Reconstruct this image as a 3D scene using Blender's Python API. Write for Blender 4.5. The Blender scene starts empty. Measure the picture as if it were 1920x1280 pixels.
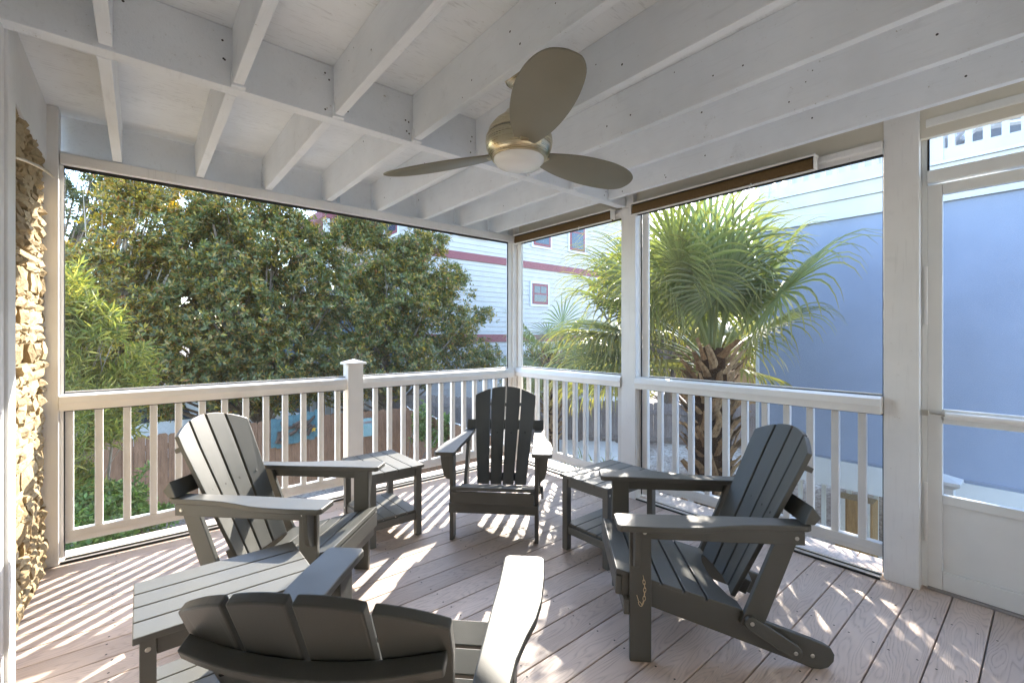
import bpy, bmesh, math, random
import numpy as np
from mathutils import Vector, Matrix
R = math.radians
random.seed(7); RNG = np.random.default_rng(11)
SC = bpy.context.scene
COL = SC.collection

# ------------------------------------------------------------------ camera, sky, sun, exposure
EYE = 1.3; F = 841.97; YAW = R(39.608)
cam = bpy.data.cameras.new('camera'); camo = bpy.data.objects.new('camera', cam); COL.objects.link(camo)
cam.sensor_width = 36; cam.lens = 36*F/1920; cam.shift_y = -9.5/1920
cam.clip_start = 0.02; cam.clip_end = 600
camo.location = (0, 0, EYE); camo.rotation_euler = (R(90), 0, -YAW)
SC.camera = camo
SUN_AZ, SUN_EL = 38.0, 28.0            # azimuth counted from +X towards +Y
sd = Vector((math.cos(R(SUN_AZ))*math.cos(R(SUN_EL)), math.sin(R(SUN_AZ))*math.cos(R(SUN_EL)), math.sin(R(SUN_EL))))
W = bpy.data.worlds.new('World'); SC.world = W; W.use_nodes = True
wn = W.node_tree.nodes; wl = W.node_tree.links
sky = wn.new('ShaderNodeTexSky'); sky.sky_type = 'NISHITA'; sky.sun_disc = False
sky.sun_elevation = R(SUN_EL); sky.sun_rotation = R(90-SUN_AZ); sky.air_density = 1.0; sky.dust_density = 0.6; sky.ozone_density = 1.4
bg = wn['Background']; bg.inputs[1].default_value = 0.15
hsv = wn.new('ShaderNodeHueSaturation'); hsv.inputs['Saturation'].default_value = 1.02; hsv.inputs['Value'].default_value = .95
wl.new(sky.outputs[0], hsv.inputs['Color']); wl.new(hsv.outputs[0], bg.inputs[0])
sl = bpy.data.lights.new('sun', 'SUN'); sl.energy = 2.0; sl.angle = R(0.55); sl.color = (1.0, 0.92, 0.80)
so = bpy.data.objects.new('sun', sl); COL.objects.link(so)
so.rotation_euler = (-sd).to_track_quat('-Z', 'Y').to_euler(); so.location = (8, 8, 12)
SC.view_settings.view_transform = 'Standard'; SC.view_settings.look = 'None'
SC.view_settings.gamma = 1.0; SC.view_settings.use_curve_mapping = False
SC.view_settings.exposure = 3.5
SC.cycles.max_bounces = 10; SC.cycles.diffuse_bounces = 6; SC.cycles.transparent_max_bounces = 24

def pray(px, py):                       # photo pixel -> direction from the camera
    a = (px-960)/F; z = (630.5-py)/F
    return Vector((math.sin(YAW)+a*math.cos(YAW), math.cos(YAW)-a*math.sin(YAW), z))
def at_y(px, py, Y): d = pray(px, py); d *= Y/d.y; return Vector((d.x, d.y, d.z+EYE))
def at_x(px, py, X): d = pray(px, py); d *= X/d.x; return Vector((d.x, d.y, d.z+EYE))
def at_d(px, py, D): d = pray(px, py)*D; return Vector((d.x, d.y, d.z+EYE))

# ------------------------------------------------------------------ materials
class NT:
    def __init__(s, name):
        s.m = bpy.data.materials.new(name); s.m.use_nodes = True
        s.t = s.m.node_tree; s.n = s.t.nodes; s.b = s.n['Principled BSDF']; s.out = s.n['Material Output']
    def add(s, typ, **kw):
        n = s.n.new(typ)
        for k, v in kw.items(): setattr(n, k, v)
        return n
    def link(s, a, b): s.t.links.new(a, b)
    def coord(s, scale=(1, 1, 1), kind='Object', rot=(0, 0, 0)):
        tc = s.add('ShaderNodeTexCoord'); mp = s.add('ShaderNodeMapping')
        mp.inputs['Scale'].default_value = scale; mp.inputs['Rotation'].default_value = rot
        s.link(tc.outputs[kind], mp.inputs[0]); return mp.outputs[0]
    def geo(s, scale=(1, 1, 1)):
        g = s.add('ShaderNodeNewGeometry'); mp = s.add('ShaderNodeMapping'); mp.inputs['Scale'].default_value = scale
        s.link(g.outputs['Position'], mp.inputs[0]); return mp.outputs[0]
    def noise(s, vec, scale, detail=4, rough=.55, dist=0):
        n = s.add('ShaderNodeTexNoise'); n.inputs['Scale'].default_value = scale; n.inputs['Detail'].default_value = detail
        n.inputs['Roughness'].default_value = rough; n.inputs['Distortion'].default_value = dist
        s.link(vec, n.inputs['Vector']); return n.outputs['Fac']
    def ramp(s, fac, stops):
        r = s.add('ShaderNodeValToRGB'); e = r.color_ramp.elements
        while len(e) < len(stops): e.new(.5)
        for i, (p, c) in enumerate(stops):
            e[i].position = p; e[i].color = (*c, 1) if len(c) == 3 else c
        s.link(fac, r.inputs[0]); return r.outputs[0]
    def mix(s, a, b, fac, mode='MIX'):
        m = s.add('ShaderNodeMix', data_type='RGBA', blend_type=mode)
        for sock, v in ((m.inputs[0], fac), (m.inputs[6], a), (m.inputs[7], b)):
            if hasattr(v, 'links'): s.link(v, sock)
            elif isinstance(v, (int, float)): sock.default_value = v
            else: sock.default_value = (*v, 1)
        return m.outputs[2]
    def math(s, op, a, b=None):
        m = s.add('ShaderNodeMath', operation=op)
        for sock, v in ((m.inputs[0], a), (m.inputs[1], b)):
            if v is None: continue
            if hasattr(v, 'links'): s.link(v, sock)
            else: sock.default_value = v
        return m.outputs[0]
    def bump(s, h, strength=.3, dist=.01):
        b = s.add('ShaderNodeBump'); b.inputs['Strength'].default_value = strength; b.inputs['Distance'].default_value = dist
        s.link(h, b.inputs['Height']); s.link(b.outputs[0], s.b.inputs['Normal']); return b
    def color(s, c):
        if hasattr(c, 'links'): s.link(c, s.b.inputs['Base Color'])
        else: s.b.inputs['Base Color'].default_value = (*c, 1)
    def rough(s, r, spec=.5, metal=0):
        if hasattr(r, 'links'): s.link(r, s.b.inputs['Roughness'])
        else: s.b.inputs['Roughness'].default_value = r
        s.b.inputs['Specular IOR Level'].default_value = spec; s.b.inputs['Metallic'].default_value = metal
    def rnd(s): return s.add('ShaderNodeObjectInfo').outputs['Random']
M = {}
def mat_paint(key, base, dirt=.5, rough=.55, warm=(.30, .25, .17), grain=(3, 3, 3), bump=.12, dash=0, dscale=(1, 1, 1)):
    t = NT(key); p = t.geo()
    pg = t.geo(grain)
    n1 = t.noise(p, 2.2, 5); n2 = t.noise(p, 62, 3, .6); n3 = t.noise(p, 7, 6, .65)
    c = t.mix(base, tuple(x*.88 for x in base), t.ramp(n1, [(.35, (0, 0, 0)), (.7, (1, 1, 1))]))
    spots = t.math('MULTIPLY', t.ramp(n2, [(.66, (0, 0, 0)), (.73, (1, 1, 1))]), t.ramp(n3, [(.48, (0, 0, 0)), (.66, (1, 1, 1))]))
    c = t.mix(c, warm, t.math('MULTIPLY', spots, dirt))
    st = t.ramp(n3, [(.60, (0, 0, 0)), (.78, (1, 1, 1))])
    c = t.mix(c, tuple(x*.62 for x in base), t.math('MULTIPLY', st, dirt*.45))
    if dash:
        dn = t.noise(t.geo(dscale), 1, 3, .6); dm = t.math('MULTIPLY', t.ramp(dn, [(.56, (0, 0, 0)), (.68, (1, 1, 1))]), t.ramp(t.noise(p, 3.1, 4), [(.38, (.25, .25, .25)), (.66, (1, 1, 1))]))
        c = t.mix(c, tuple(x*.55 for x in base), t.math('MULTIPLY', dm, dash))
        kv = t.add('ShaderNodeTexVoronoi'); kv.inputs['Scale'].default_value = 2.3; t.link(t.geo((1, 1, 1.6)), kv.inputs['Vector'])
        kn = t.ramp(kv.outputs['Distance'], [(.0, (1, 1, 1)), (.045, (.7, .7, .7)), (.075, (0, 0, 0))]); c = t.mix(c, tuple(x*.70 for x in base), t.math('MULTIPLY', kn, dash))
    t.color(c); t.rough(rough)
    h = t.noise(pg, 30, 4); t.bump(h, bump, .004); M[key] = t.m
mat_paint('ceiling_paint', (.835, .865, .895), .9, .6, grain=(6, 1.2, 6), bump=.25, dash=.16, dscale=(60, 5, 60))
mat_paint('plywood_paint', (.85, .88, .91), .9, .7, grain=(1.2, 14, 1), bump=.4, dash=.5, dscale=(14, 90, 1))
mat_paint('post_paint', (.81, .805, .79), .5, .5, grain=(8, 8, .8), dash=.22, dscale=(70, 70, 5))
mat_paint('vinyl', (.84, .825, .79), .10, .32, warm=(.5, .4, .25), bump=.03)
mat_paint('door_white', (.78, .79, .77), .12, .35, bump=.03)
mat_paint('header_tan', (.70, .66, .56), .3, .55)
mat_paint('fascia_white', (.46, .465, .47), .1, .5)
mat_paint('blue_stucco', (.215, .25, .335), .25, .8, warm=(.2, .24, .3), bump=.5)
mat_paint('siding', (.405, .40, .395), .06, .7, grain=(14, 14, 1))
mat_paint('maroon', (.17, .035, .05), .05, .5, warm=(.1, .03, .03))
mat_paint('trim_grey', (.50, .54, .58), .05, .6)
mat_paint('grey_wood_deck', (.33, .31, .30), .2, .7)
mat_paint('wall_cream', (.82, .81, .78), .1, .6)

t = NT('deck_composite')                 # embossed wood grain along X, cathedral figure per board
tc = t.add('ShaderNodeTexCoord'); oi = t.add('ShaderNodeObjectInfo')
off = t.add('ShaderNodeCombineXYZ'); t.link(t.math('MULTIPLY', oi.outputs['Random'], 37.0), off.inputs[0]); t.link(t.math('MULTIPLY', oi.outputs['Random'], 91.0), off.inputs[1])
va = t.add('ShaderNodeVectorMath', operation='ADD'); t.link(tc.outputs['Object'], va.inputs[0]); t.link(off.outputs[0], va.inputs[1])
mp = t.add('ShaderNodeMapping'); mp.inputs['Scale'].default_value = (.85, 5.2, 1); t.link(va.outputs[0], mp.inputs[0])
n1 = t.noise(mp.outputs[0], 1.6, 2, .45)
ph = t.math('MULTIPLY', n1, 26.0); band = t.math('FRACT', ph)
line = t.ramp(band, [(0, (0, 0, 0)), (.42, (.12, .12, .12)), (.72, (1, 1, 1)), (.86, (.35, .35, .35)), (1, (0, 0, 0))])
mp2 = t.add('ShaderNodeMapping'); mp2.inputs['Scale'].default_value = (5, 130, 1); t.link(va.outputs[0], mp2.inputs[0])
n2 = t.noise(mp2.outputs[0], 1.0, 3, .6)
mp3 = t.add('ShaderNodeMapping'); mp3.inputs['Scale'].default_value = (1.2, 4, 1); t.link(va.outputs[0], mp3.inputs[0])
n3 = t.noise(mp3.outputs[0], 1.0, 5, .6)
grain = t.math('MULTIPLY', line, t.ramp(n2, [(.35, (.25, .25, .25)), (.62, (1, 1, 1))]))
c = t.mix((.54, .435, .37), (.66, .545, .475), t.ramp(n3, [(.3, (0, 0, 0)), (.7, (1, 1, 1))]))
c = t.mix(c, (.255, .195, .165), t.math('MULTIPLY', grain, .46))
c = t.mix(c, (.62, .56, .52), t.math('MULTIPLY', t.ramp(t.noise(va.outputs[0], 2.4, 6, .7), [(.55, (0, 0, 0)), (.8, (1, 1, 1))]), .35))
hs = t.add('ShaderNodeHueSaturation'); t.link(c, hs.inputs['Color']); t.link(t.math('ADD', t.math('MULTIPLY', oi.outputs['Random'], .30), .82), hs.inputs['Value'])
t.color(hs.outputs[0]); t.rough(.52, .4)
t.bump(t.math('ADD', t.math('MULTIPLY', grain, -1.0), t.math('MULTIPLY', n2, .5)), .35, .0025); M['deck'] = t.m

t = NT('hdpe_charcoal'); p = t.coord()
n = t.noise(p, 420, 2); n1 = t.noise(p, 6, 4)
t.color(t.mix((.058, .060, .054), (.080, .081, .072), n1)); t.rough(t.ramp(n1, [(.3, (.40, .40, .40)), (.7, (.50, .50, .50))]), .55)
t.bump(n, .25, .0008); M['hdpe'] = t.m
t = NT('hdpe_table'); p = t.coord()
n = t.noise(p, 420, 2); n1 = t.noise(p, 5, 4)
t.color(t.mix((.105, .105, .095), (.135, .135, .12), n1)); t.rough(t.ramp(n1, [(.3, (.40, .40, .40)), (.7, (.52, .52, .52))]), .55)
t.bump(n, .25, .0008); M['hdpe_table'] = t.m

def mat_simple(key, c, rough=.5, spec=.5, metal=0, nscale=0, var=.2, bump=0):
    t = NT(key)
    p = t.coord(); n = t.noise(p, nscale or 20, 4)
    t.color(t.mix(tuple(x*(1-var) for x in c), tuple(min(1, x*(1+var)) for x in c), n)); t.rough(rough, spec, metal)
    if bump: t.bump(n, bump, .005)
    M[key] = t.m
mat_simple('steel', (.55, .54, .50), .3, .5, 1)
mat_simple('chain_metal', (.62, .52, .36), .3, .5, 1)
mat_simple('dark_gap', (.015, .014, .013), .8)
mat_simple('screw', (.03, .027, .025), .5)
mat_simple('fan_blade', (.20, .185, .135), .42, .5, 0, 12, .06)
mat_simple('frost_glass', (.80, .80, .78), .25, .5, 0, 5, .02)
mat_simple('spline_black', (.012, .012, .012), .6)
t = NT('stone'); oi = t.rnd(); p = t.geo(); n = t.noise(p, 22, 5, .65); n2 = t.noise(p, 70, 3)
c = t.mix((.30, .22, .12), (.46, .38, .25), oi); c = t.mix(c, (.24, .17, .09), t.ramp(n, [(.5, (0, 0, 0)), (.75, (1, 1, 1))])); t.color(c); t.rough(.92, .15); t.bump(t.math('ADD', n, t.math('MULTIPLY', n2, .4)), .9, .012); M['stone'] = t.m
mat_simple('mortar', (.15, .11, .065), .95, .1, 0, 30, .3, .6)
mat_simple('art_teal', (.075, .155, .175), .7, .3, 0, 18, .45, .3)
mat_simple('driftwood', (.085, .055, .04), .8, .3, 0, 30, .4, .5)
mat_simple('star_yellow', (.65, .38, .03), .6)
mat_simple('sign_aqua', (.22, .34, .35), .6, .3, 0, 40, .1)
mat_simple('letter_red', (.35, .09, .07), .6)
mat_simple('letter_teal', (.13, .36, .33), .6)
mat_simple('galv', (.42, .44, .46), .45, .5, .7, 30, .2)
mat_simple('bark', (.16, .125, .095), .9, .2, 0, 25, .4, .8)
mat_simple('bark_pale', (.33, .29, .24), .9, .2, 0, 25, .3, .6)
mat_simple('palm_core', (.055, .028, .013), .95, .1, 0, 40, .5, .9)
mat_simple('lounge_grey', (.30, .29, .28), .6)
mat_simple('paint_lightblue', (.11, .155, .19), .6)
mat_simple('car_paint', (.70, .72, .74), .25)
t = NT('nickel_brass'); p = t.coord((1, 1, 60)); n = t.noise(p, 6, 3)
t.color(t.mix((.50, .42, .27), (.60, .53, .38), n)); t.rough(t.ramp(n, [(.3, (.24, .24, .24)), (.7, (.34, .34, .34))]), .5, 1)
M['nickel'] = t.m

t = NT('palm_boot'); oi = t.rnd(); p = t.coord((9, 9, 2)); n = t.noise(p, 5, 5, .65)
c = t.mix(t.mix((.20, .115, .055), (.40, .28, .16), oi), (.10, .05, .025), t.ramp(n, [(.45, (0, 0, 0)), (.72, (1, 1, 1))])); t.color(c); t.rough(.85, .2); t.bump(n, .6, .01); M['boot'] = t.m

t = NT('bamboo_blind'); p = t.geo((1, 55, 150)); n = t.noise(p, 1, 3)
w = t.noise(t.geo((1, 160, 6)), 1, 2)
t.color(t.mix((.07, .042, .017), (.22, .14, .06), t.mix(n, w, .4))); t.rough(.75, .3); t.bump(n, .6, .003); M['bamboo'] = t.m

def mat_fence(key, c0, c1, c2):
    t = NT(key); oi = t.rnd(); p = t.coord((9, 9, .9)); n = t.noise(p, 6, 5, .6)
    n2 = t.noise(t.coord((1, 1, 1)), 2.5, 4)
    c = t.mix(c0, c1, oi); c = t.mix(c, c2, t.ramp(n, [(.4, (0, 0, 0)), (.75, (1, 1, 1))]))
    c = t.mix(c, tuple(x*1.35 for x in c1), t.math('MULTIPLY', n2, .35)); t.color(c); t.rough(.85, .2); t.bump(n, .5, .006); M[key] = t.m
mat_fence('fence_brown', (.17, .092, .056), (.25, .14, .086), (.08, .042, .026))
mat_fence('fence_grey', (.16, .135, .125), (.24, .21, .20), (.08, .062, .056))
mat_fence('fence_tan', (.26, .165, .08), (.34, .22, .105), (.15, .09, .04))
mat_fence('post_wood', (.17, .10, .045), (.21, .13, .058), (.07, .038, .017))

def mat_leaf(key, transl, rough=.36, spec=.5, tcol=(1.5, 1.5, .6)):
    t = NT(key); a = t.add('ShaderNodeAttribute', attribute_name='Col')
    t.link(a.outputs['Color'], t.b.inputs['Base Color']); t.rough(rough, spec)
    tr = t.add('ShaderNodeBsdfTranslucent'); t.link(t.mix(a.outputs['Color'], tcol, 1.0, 'MULTIPLY'), tr.inputs[0])
    mx = t.add('ShaderNodeMixShader'); mx.inputs[0].default_value = transl
    t.link(t.b.outputs[0], mx.inputs[1]); t.link(tr.outputs[0], mx.inputs[2]); t.link(mx.outputs[0], t.out.inputs[0]); M[key] = t.m
mat_leaf('leaf_glossy', .34, .36, .5, (2.3, 1.9, .55))
mat_leaf('leaf_soft', .42, .55, .3, (1.8, 1.7, .6))
mat_leaf('leaf_palm', .27, .38, .5, (1.6, 1.6, .6))

t = NT('insect_screen')                  # fine mesh: mostly open, the threads grey
tr = t.add('ShaderNodeBsdfTransparent'); mx = t.add('ShaderNodeMixShader')
t.color((.25, .25, .245)); t.rough(.7, .1)
p = t.geo(); n = t.noise(p, 1.3, 3)
t.link(t.ramp(n, [(.3, (.12, .12, .12)), (.7, (.17, .17, .17))]), mx.inputs[0])
t.link(tr.outputs[0], mx.inputs[1]); t.link(t.b.outputs[0], mx.inputs[2]); t.link(mx.outputs[0], t.out.inputs[0]); M['screen'] = t.m

t = NT('window_glass'); t.color((.03, .05, .08)); t.rough(.05, .6); n = t.noise(t.geo(), 1.1, 2); t.bump(n, .25, .05); M['glass'] = t.m

t = NT('ground_mix'); p = t.geo(); n = t.noise(p, .55, 5, .6); n2 = t.noise(p, 18, 5, .7)
c = t.ramp(n, [(.35, (.20, .14, .10)), (.5, (.38, .32, .26)), (.62, (.55, .51, .45))])
c = t.mix(c, (.10, .055, .04), t.math('MULTIPLY', t.ramp(n2, [(.45, (0, 0, 0)), (.6, (1, 1, 1))]), .6)); t.color(c); t.rough(.95, .1); t.bump(n2, .8, .03); M['ground'] = t.m
t = NT('sand'); p = t.geo(); n = t.noise(p, 9, 5, .7); t.color(t.mix((.50, .47, .43), (.66, .63, .58), n)); t.rough(.95, .1); t.bump(n, .5, .02); M['sand'] = t.m

# ------------------------------------------------------------------ mesh helpers
class MB:
    def __init__(s): s.v = []; s.f = []
    def add(s, vs, fs):
        o = len(s.v); s.v += [tuple(v) for v in vs]; s.f += [tuple(i+o for i in f) for f in fs]; return s
    def box(s, x0, x1, y0, y1, z0, z1):
        return s.add([(x0, y0, z0), (x1, y0, z0), (x1, y1, z0), (x0, y1, z0), (x0, y0, z1), (x1, y0, z1), (x1, y1, z1), (x0, y1, z1)],
                     [(3, 2, 1, 0), (4, 5, 6, 7), (0, 1, 5, 4), (1, 2, 6, 5), (2, 3, 7, 6), (3, 0, 4, 7)])
    def prism(s, poly, fn, a, b):        # poly of 2-D points, fn(u, v, w) -> xyz
        n = len(poly); vs = [fn(u, v, a) for u, v in poly]+[fn(u, v, b) for u, v in poly]
        fs = [tuple(range(n-1, -1, -1)), tuple(range(n, 2*n))]+[(i, (i+1) % n, n+(i+1) % n, n+i) for i in range(n)]
        return s.add(vs, fs)
    def tube(s, pts, r, n=8, cap=True):
        pts = [Vector(p) for p in pts]; rs = r if isinstance(r, (list, tuple)) else [r]*len(pts)
        vs = []; fs = []; up = Vector((.31, .17, .93))
        for i, p in enumerate(pts):
            d = (pts[min(i+1, len(pts)-1)]-pts[max(i-1, 0)]).normalized()
            a = d.cross(up)
            if a.length < 1e-3: a = d.cross(Vector((1, 0, 0)))
            a.normalize(); b = d.cross(a)
            for k in range(n):
                w = 2*math.pi*k/n; vs.append(p+(a*math.cos(w)+b*math.sin(w))*rs[i])
        for i in range(len(pts)-1):
            for k in range(n): fs.append((i*n+k, i*n+(k+1) % n, (i+1)*n+(k+1) % n, (i+1)*n+k))
        if cap: fs.append(tuple(range(n-1, -1, -1))); fs.append(tuple((len(pts)-1)*n+k for k in range(n)))
        return s.add(vs, fs)
    def lathe(s, prof, c=(0, 0, 0), n=40):
        vs = []; fs = []
        for r, z in prof:
            for k in range(n): w = 2*math.pi*k/n; vs.append((c[0]+r*math.cos(w), c[1]+r*math.sin(w), c[2]+z))
        for i in range(len(prof)-1):
            for k in range(n): fs.append((i*n+k, i*n+(k+1) % n, (i+1)*n+(k+1) % n, (i+1)*n+k))
        return s.add(vs, fs)
    def mesh(s, name, mat, bevel=0, smooth=False, seg=2):
        me = bpy.data.meshes.new(name); me.from_pydata(s.v, [], s.f); me.update()
        bm = bmesh.new(); bm.from_mesh(me)
        bmesh.ops.recalc_face_normals(bm, faces=bm.faces)
        if bevel:
            ed = [e for e in bm.edges if len(e.link_faces) == 2 and e.calc_face_angle(0) > R(35)]
            bmesh.ops.bevel(bm, geom=ed, offset=bevel, segments=seg, affect='EDGES', profile=.5, clamp_overlap=True)
        bm.to_mesh(me); bm.free()
        me.materials.append(M[mat] if isinstance(mat, str) else mat)
        if smooth:
            for p in me.polygons: p.use_smooth = True
            me.set_sharp_from_angle(angle=R(38))
        return me
    def build(s, name, mat, parent=None, bevel=0, smooth=False, seg=2):
        return link(name, s.mesh(name, mat, bevel, smooth, seg), parent)
def link(name, me, parent=None, loc=None, rot=None, scale=None):
    o = bpy.data.objects.new(name, me); COL.objects.link(o)
    if parent: o.parent = parent
    if loc: o.location = loc
    if rot: o.rotation_euler = rot
    if scale: o.scale = scale
    return o
def tag(o, label=None, cat=None, group=None, kind=None):
    if label: o['label'] = label
    if cat: o['category'] = cat
    if group: o['group'] = group
    if kind: o['kind'] = kind
    return o
def thing(name, label, cat, loc=(0, 0, 0), rz=0, group=None):
    o = bpy.data.objects.new(name, None); COL.objects.link(o); o.location = loc; o.rotation_euler = (0, 0, rz); o.empty_display_size = .1
    return tag(o, label, cat, group)
def copy_tree(o, parent=None):
    c = o.copy(); COL.objects.link(c); c.parent = parent
    for ch in list(o.children): copy_tree(ch, c)
    return c
def box(name, mat, b, parent=None, bevel=0): return MB().box(*b).build(name, mat, parent, bevel)
YZ = lambda u, v, w: (w, u, v)          # polygon in the y-z plane, pushed along x
XZ = lambda u, v, w: (u, w, v)
XY = lambda u, v, w: (u, v, w)

def leaf_mesh(name, pos, dirs, nrm, length, width, cols, mat, fold=.25, droop=.0):
    """many two-faced folded leaves in one mesh (numpy)"""
    n = len(pos); dirs = dirs/np.linalg.norm(dirs, axis=1, keepdims=True)
    side = np.cross(dirs, nrm); side /= np.linalg.norm(side, axis=1, keepdims=True)+1e-9
    up = np.cross(side, dirs)
    L = length[:, None]; Wd = width[:, None]
    v = np.empty((n, 4, 3)); mid = pos+dirs*L*.52+up*Wd*fold
    v[:, 0] = pos; v[:, 1] = mid+side*Wd*.5; v[:, 2] = pos+dirs*L-up*L*droop; v[:, 3] = mid-side*Wd*.5
    me = bpy.data.meshes.new(name); me.vertices.add(n*4); me.vertices.foreach_set('co', v.reshape(-1))
    idx = (np.arange(n)[:, None]*4+np.array([0, 1, 2, 0, 2, 3])).reshape(-1)
    me.loops.add(n*6); me.loops.foreach_set('vertex_index', idx.astype(np.int32))
    me.polygons.add(n*2); me.polygons.foreach_set('loop_start', (np.arange(n*2)*3).astype(np.int32))
    me.update(calc_edges=True)
    a = me.attributes.new('Col', 'FLOAT_COLOR', 'POINT'); c = np.ones((n, 4, 4)); c[:, :, :3] = cols[:, None, :]
    a.data.foreach_set('color', c.reshape(-1).astype(np.float32))
    me.materials.append(M[mat]); return me

# ================================================================== SETTING
YA, XB = 3.64, 3.07                      # screen planes of the back and the right side
Z_J, Z_C = 2.36, 2.60                    # underside of joists, of the ceiling sheets
GZ = -1.6
# ground: one sheet with a sandy rise to the right
def gh(x, y):
    s = min(1, max(0, (x+y*.35-7.2)/3.2)); s = s*s*(3-2*s)
    return GZ+.55*s*(1 if x > 2 else max(0, x/2))
gx = [-300, -60, -20]+[-8+.8*i for i in range(36)]+[30, 70, 300]; gy = list(gx)
vs = [(x, y, gh(x, y)+(random.uniform(-.04, .04) if abs(x) < 22 and abs(y) < 22 else 0)) for y in gy for x in gx]; nx = len(gx)
fs = [(j*nx+i, j*nx+i+1, (j+1)*nx+i+1, (j+1)*nx+i) for j in range(len(gy)-1) for i in range(nx-1)]
tag(MB().add(vs, fs).build('ground', 'ground', smooth=True), kind='structure')

deck = bpy.data.objects.new('deck_floor', None); COL.objects.link(deck); deck['kind'] = 'structure'
PITCH = .1413; y = .4652-PITCH*9
bm_ = MB().box(-1.95, 1.95, .0025, PITCH-.0025, -.025, 0); board = bm_.mesh('deck_board', 'deck', .003)
k = 0
while y < 3.70:
    link('deck_board', board, deck, (1.39, y, 0)); y += PITCH; k += 1
NB = k
sc = MB(); y0 = .4652-PITCH*9
for j in range(NB):
    for i in range(9):
        for dy in (.028, .113):
            cx, cy = -.10+.4165*i+random.uniform(-.012, .012), y0+j*PITCH+dy+random.uniform(-.004, .004)
            if cx > 3.02: continue
            sc.add([(cx+.0046*math.cos(a), cy+.0046*math.sin(a), .0008) for a in [q*math.pi/3 for q in range(6)]], [tuple(range(6))])
o = sc.build('deck_screws', 'screw', deck); o['kind'] = 'stuff'
# rim under the deck
box('deck_rim', 'grey_wood_deck', (-.5, 3.33, -.64, 3.78, -.25, -.027), deck)

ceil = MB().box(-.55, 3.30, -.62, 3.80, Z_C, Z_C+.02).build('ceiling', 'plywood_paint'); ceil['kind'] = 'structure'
JX = [-.118+.4165*i for i in range(8)]
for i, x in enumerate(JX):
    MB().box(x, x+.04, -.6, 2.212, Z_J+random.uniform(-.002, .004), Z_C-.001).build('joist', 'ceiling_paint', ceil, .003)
FX = [-.128, .283, .690, 1.112, 1.522, 1.95, 2.355, 2.762]
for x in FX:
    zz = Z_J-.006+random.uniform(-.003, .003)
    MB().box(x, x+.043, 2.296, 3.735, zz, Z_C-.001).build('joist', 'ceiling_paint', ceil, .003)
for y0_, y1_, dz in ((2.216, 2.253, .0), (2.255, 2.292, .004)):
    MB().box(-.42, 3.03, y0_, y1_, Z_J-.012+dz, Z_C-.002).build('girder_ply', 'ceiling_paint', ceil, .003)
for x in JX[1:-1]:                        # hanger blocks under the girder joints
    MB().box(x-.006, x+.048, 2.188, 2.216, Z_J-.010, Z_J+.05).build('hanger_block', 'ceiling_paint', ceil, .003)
for x in FX[1:]:
    MB().box(x+.004, x+.039, 2.2925, 2.2955, Z_J-.004, Z_J+.05).build('hanger_block', 'ceiling_paint', ceil)
nh = MB()
def nail(c, ax, r=.0048):
    vs = []
    for q in range(6):
        a_, b_ = r*math.cos(q*math.pi/3), r*math.sin(q*math.pi/3)
        vs.append((c[0]+a_, c[1], c[2]+b_) if ax == 'y' else (c[0], c[1]+a_, c[2]+b_))
    nh.add(vs, [tuple(range(6))])
for x in JX:
    for dx in (-.022, -.035, .066):
        for zz in (2.40, 2.47, 2.545):
            if random.random() < .45: nail((x+dx+random.uniform(-.006, .006), 2.2152, zz+random.uniform(-.02, .02)), 'y')
    for k_ in range(7): nail((x-.0008, random.uniform(.2, 2.1), random.uniform(2.38, 2.58)), 'x', random.choice([.003, .004, .005]))
for x in FX:
    for k_ in range(5): nail((x-.0008, random.choice([2.33, 3.69, 3.70, random.uniform(2.4, 3.6)]), random.uniform(2.38, 2.57)), 'x', random.choice([.003, .004, .005]))
o = nh.build('nail_heads', 'screw', ceil); o['kind'] = 'stuff'
MB().box(-.45, 3.2, 3.737, 3.775, 2.335, Z_C-.001).build('rim_board', 'ceiling_paint', ceil)
MB().box(1.235, 1.30, 3.66, 3.735, Z_J+.002, Z_C-.03).build('rim_block', 'ceiling_paint', ceil, .003)
MB().box(3.085, 3.125, -.6, 3.73, 2.31, Z_C-.001).build('rim_board', 'header_tan', ceil)
o = box('porch_header', 'post_paint', (-.352, 3.0, 3.60, 3.70, 2.283, 2.344), bevel=.004)
tag(o, 'white painted header board above the screen facing the big trees', 'beam')
box('header_lip', 'spline_black', (-.35, 3.0, 3.637, 3.650, 2.274, 2.284), o)
box('header_cap', 'ceiling_paint', (-.352, 3.0, 3.62, 3.70, 2.345, 2.358), o)

# ------------------------------------------------------------------ posts
def post(label, b, mat='post_paint', extra=()):
    o = MB().box(*b).build('porch_post', mat, None, .005); tag(o, label, 'post')
    for e in extra: MB().box(*e[1]).build(e[0], e[2], o, .002)
    return o
post('tall white porch post against the rough stone wall', (-.455, -.357, 3.60, 3.70, 0.0, Z_C-.001), extra=[('screen_stop', (-.356, -.340, 3.63, 3.66, .03, 2.28), 'vinyl'), ('screen_gasket', (-.3395, -.3355, 3.634, 3.648, .03, 2.274), 'spline_black')])
post('slim white porch post in the corner behind the dark chair facing out of the corner', (3.002, 3.085, 3.605, 3.70, 0.0, Z_C-.001), extra=[('screen_stop', (2.955, 3.001, 3.63, 3.66, .03, 2.28), 'vinyl'), ('screen_stop', (3.055, 3.084, 3.545, 3.604, .03, 2.28), 'vinyl'), ('screen_gasket', (2.949, 2.9545, 3.634, 3.648, .03, 2.274), 'spline_black')])
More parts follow.
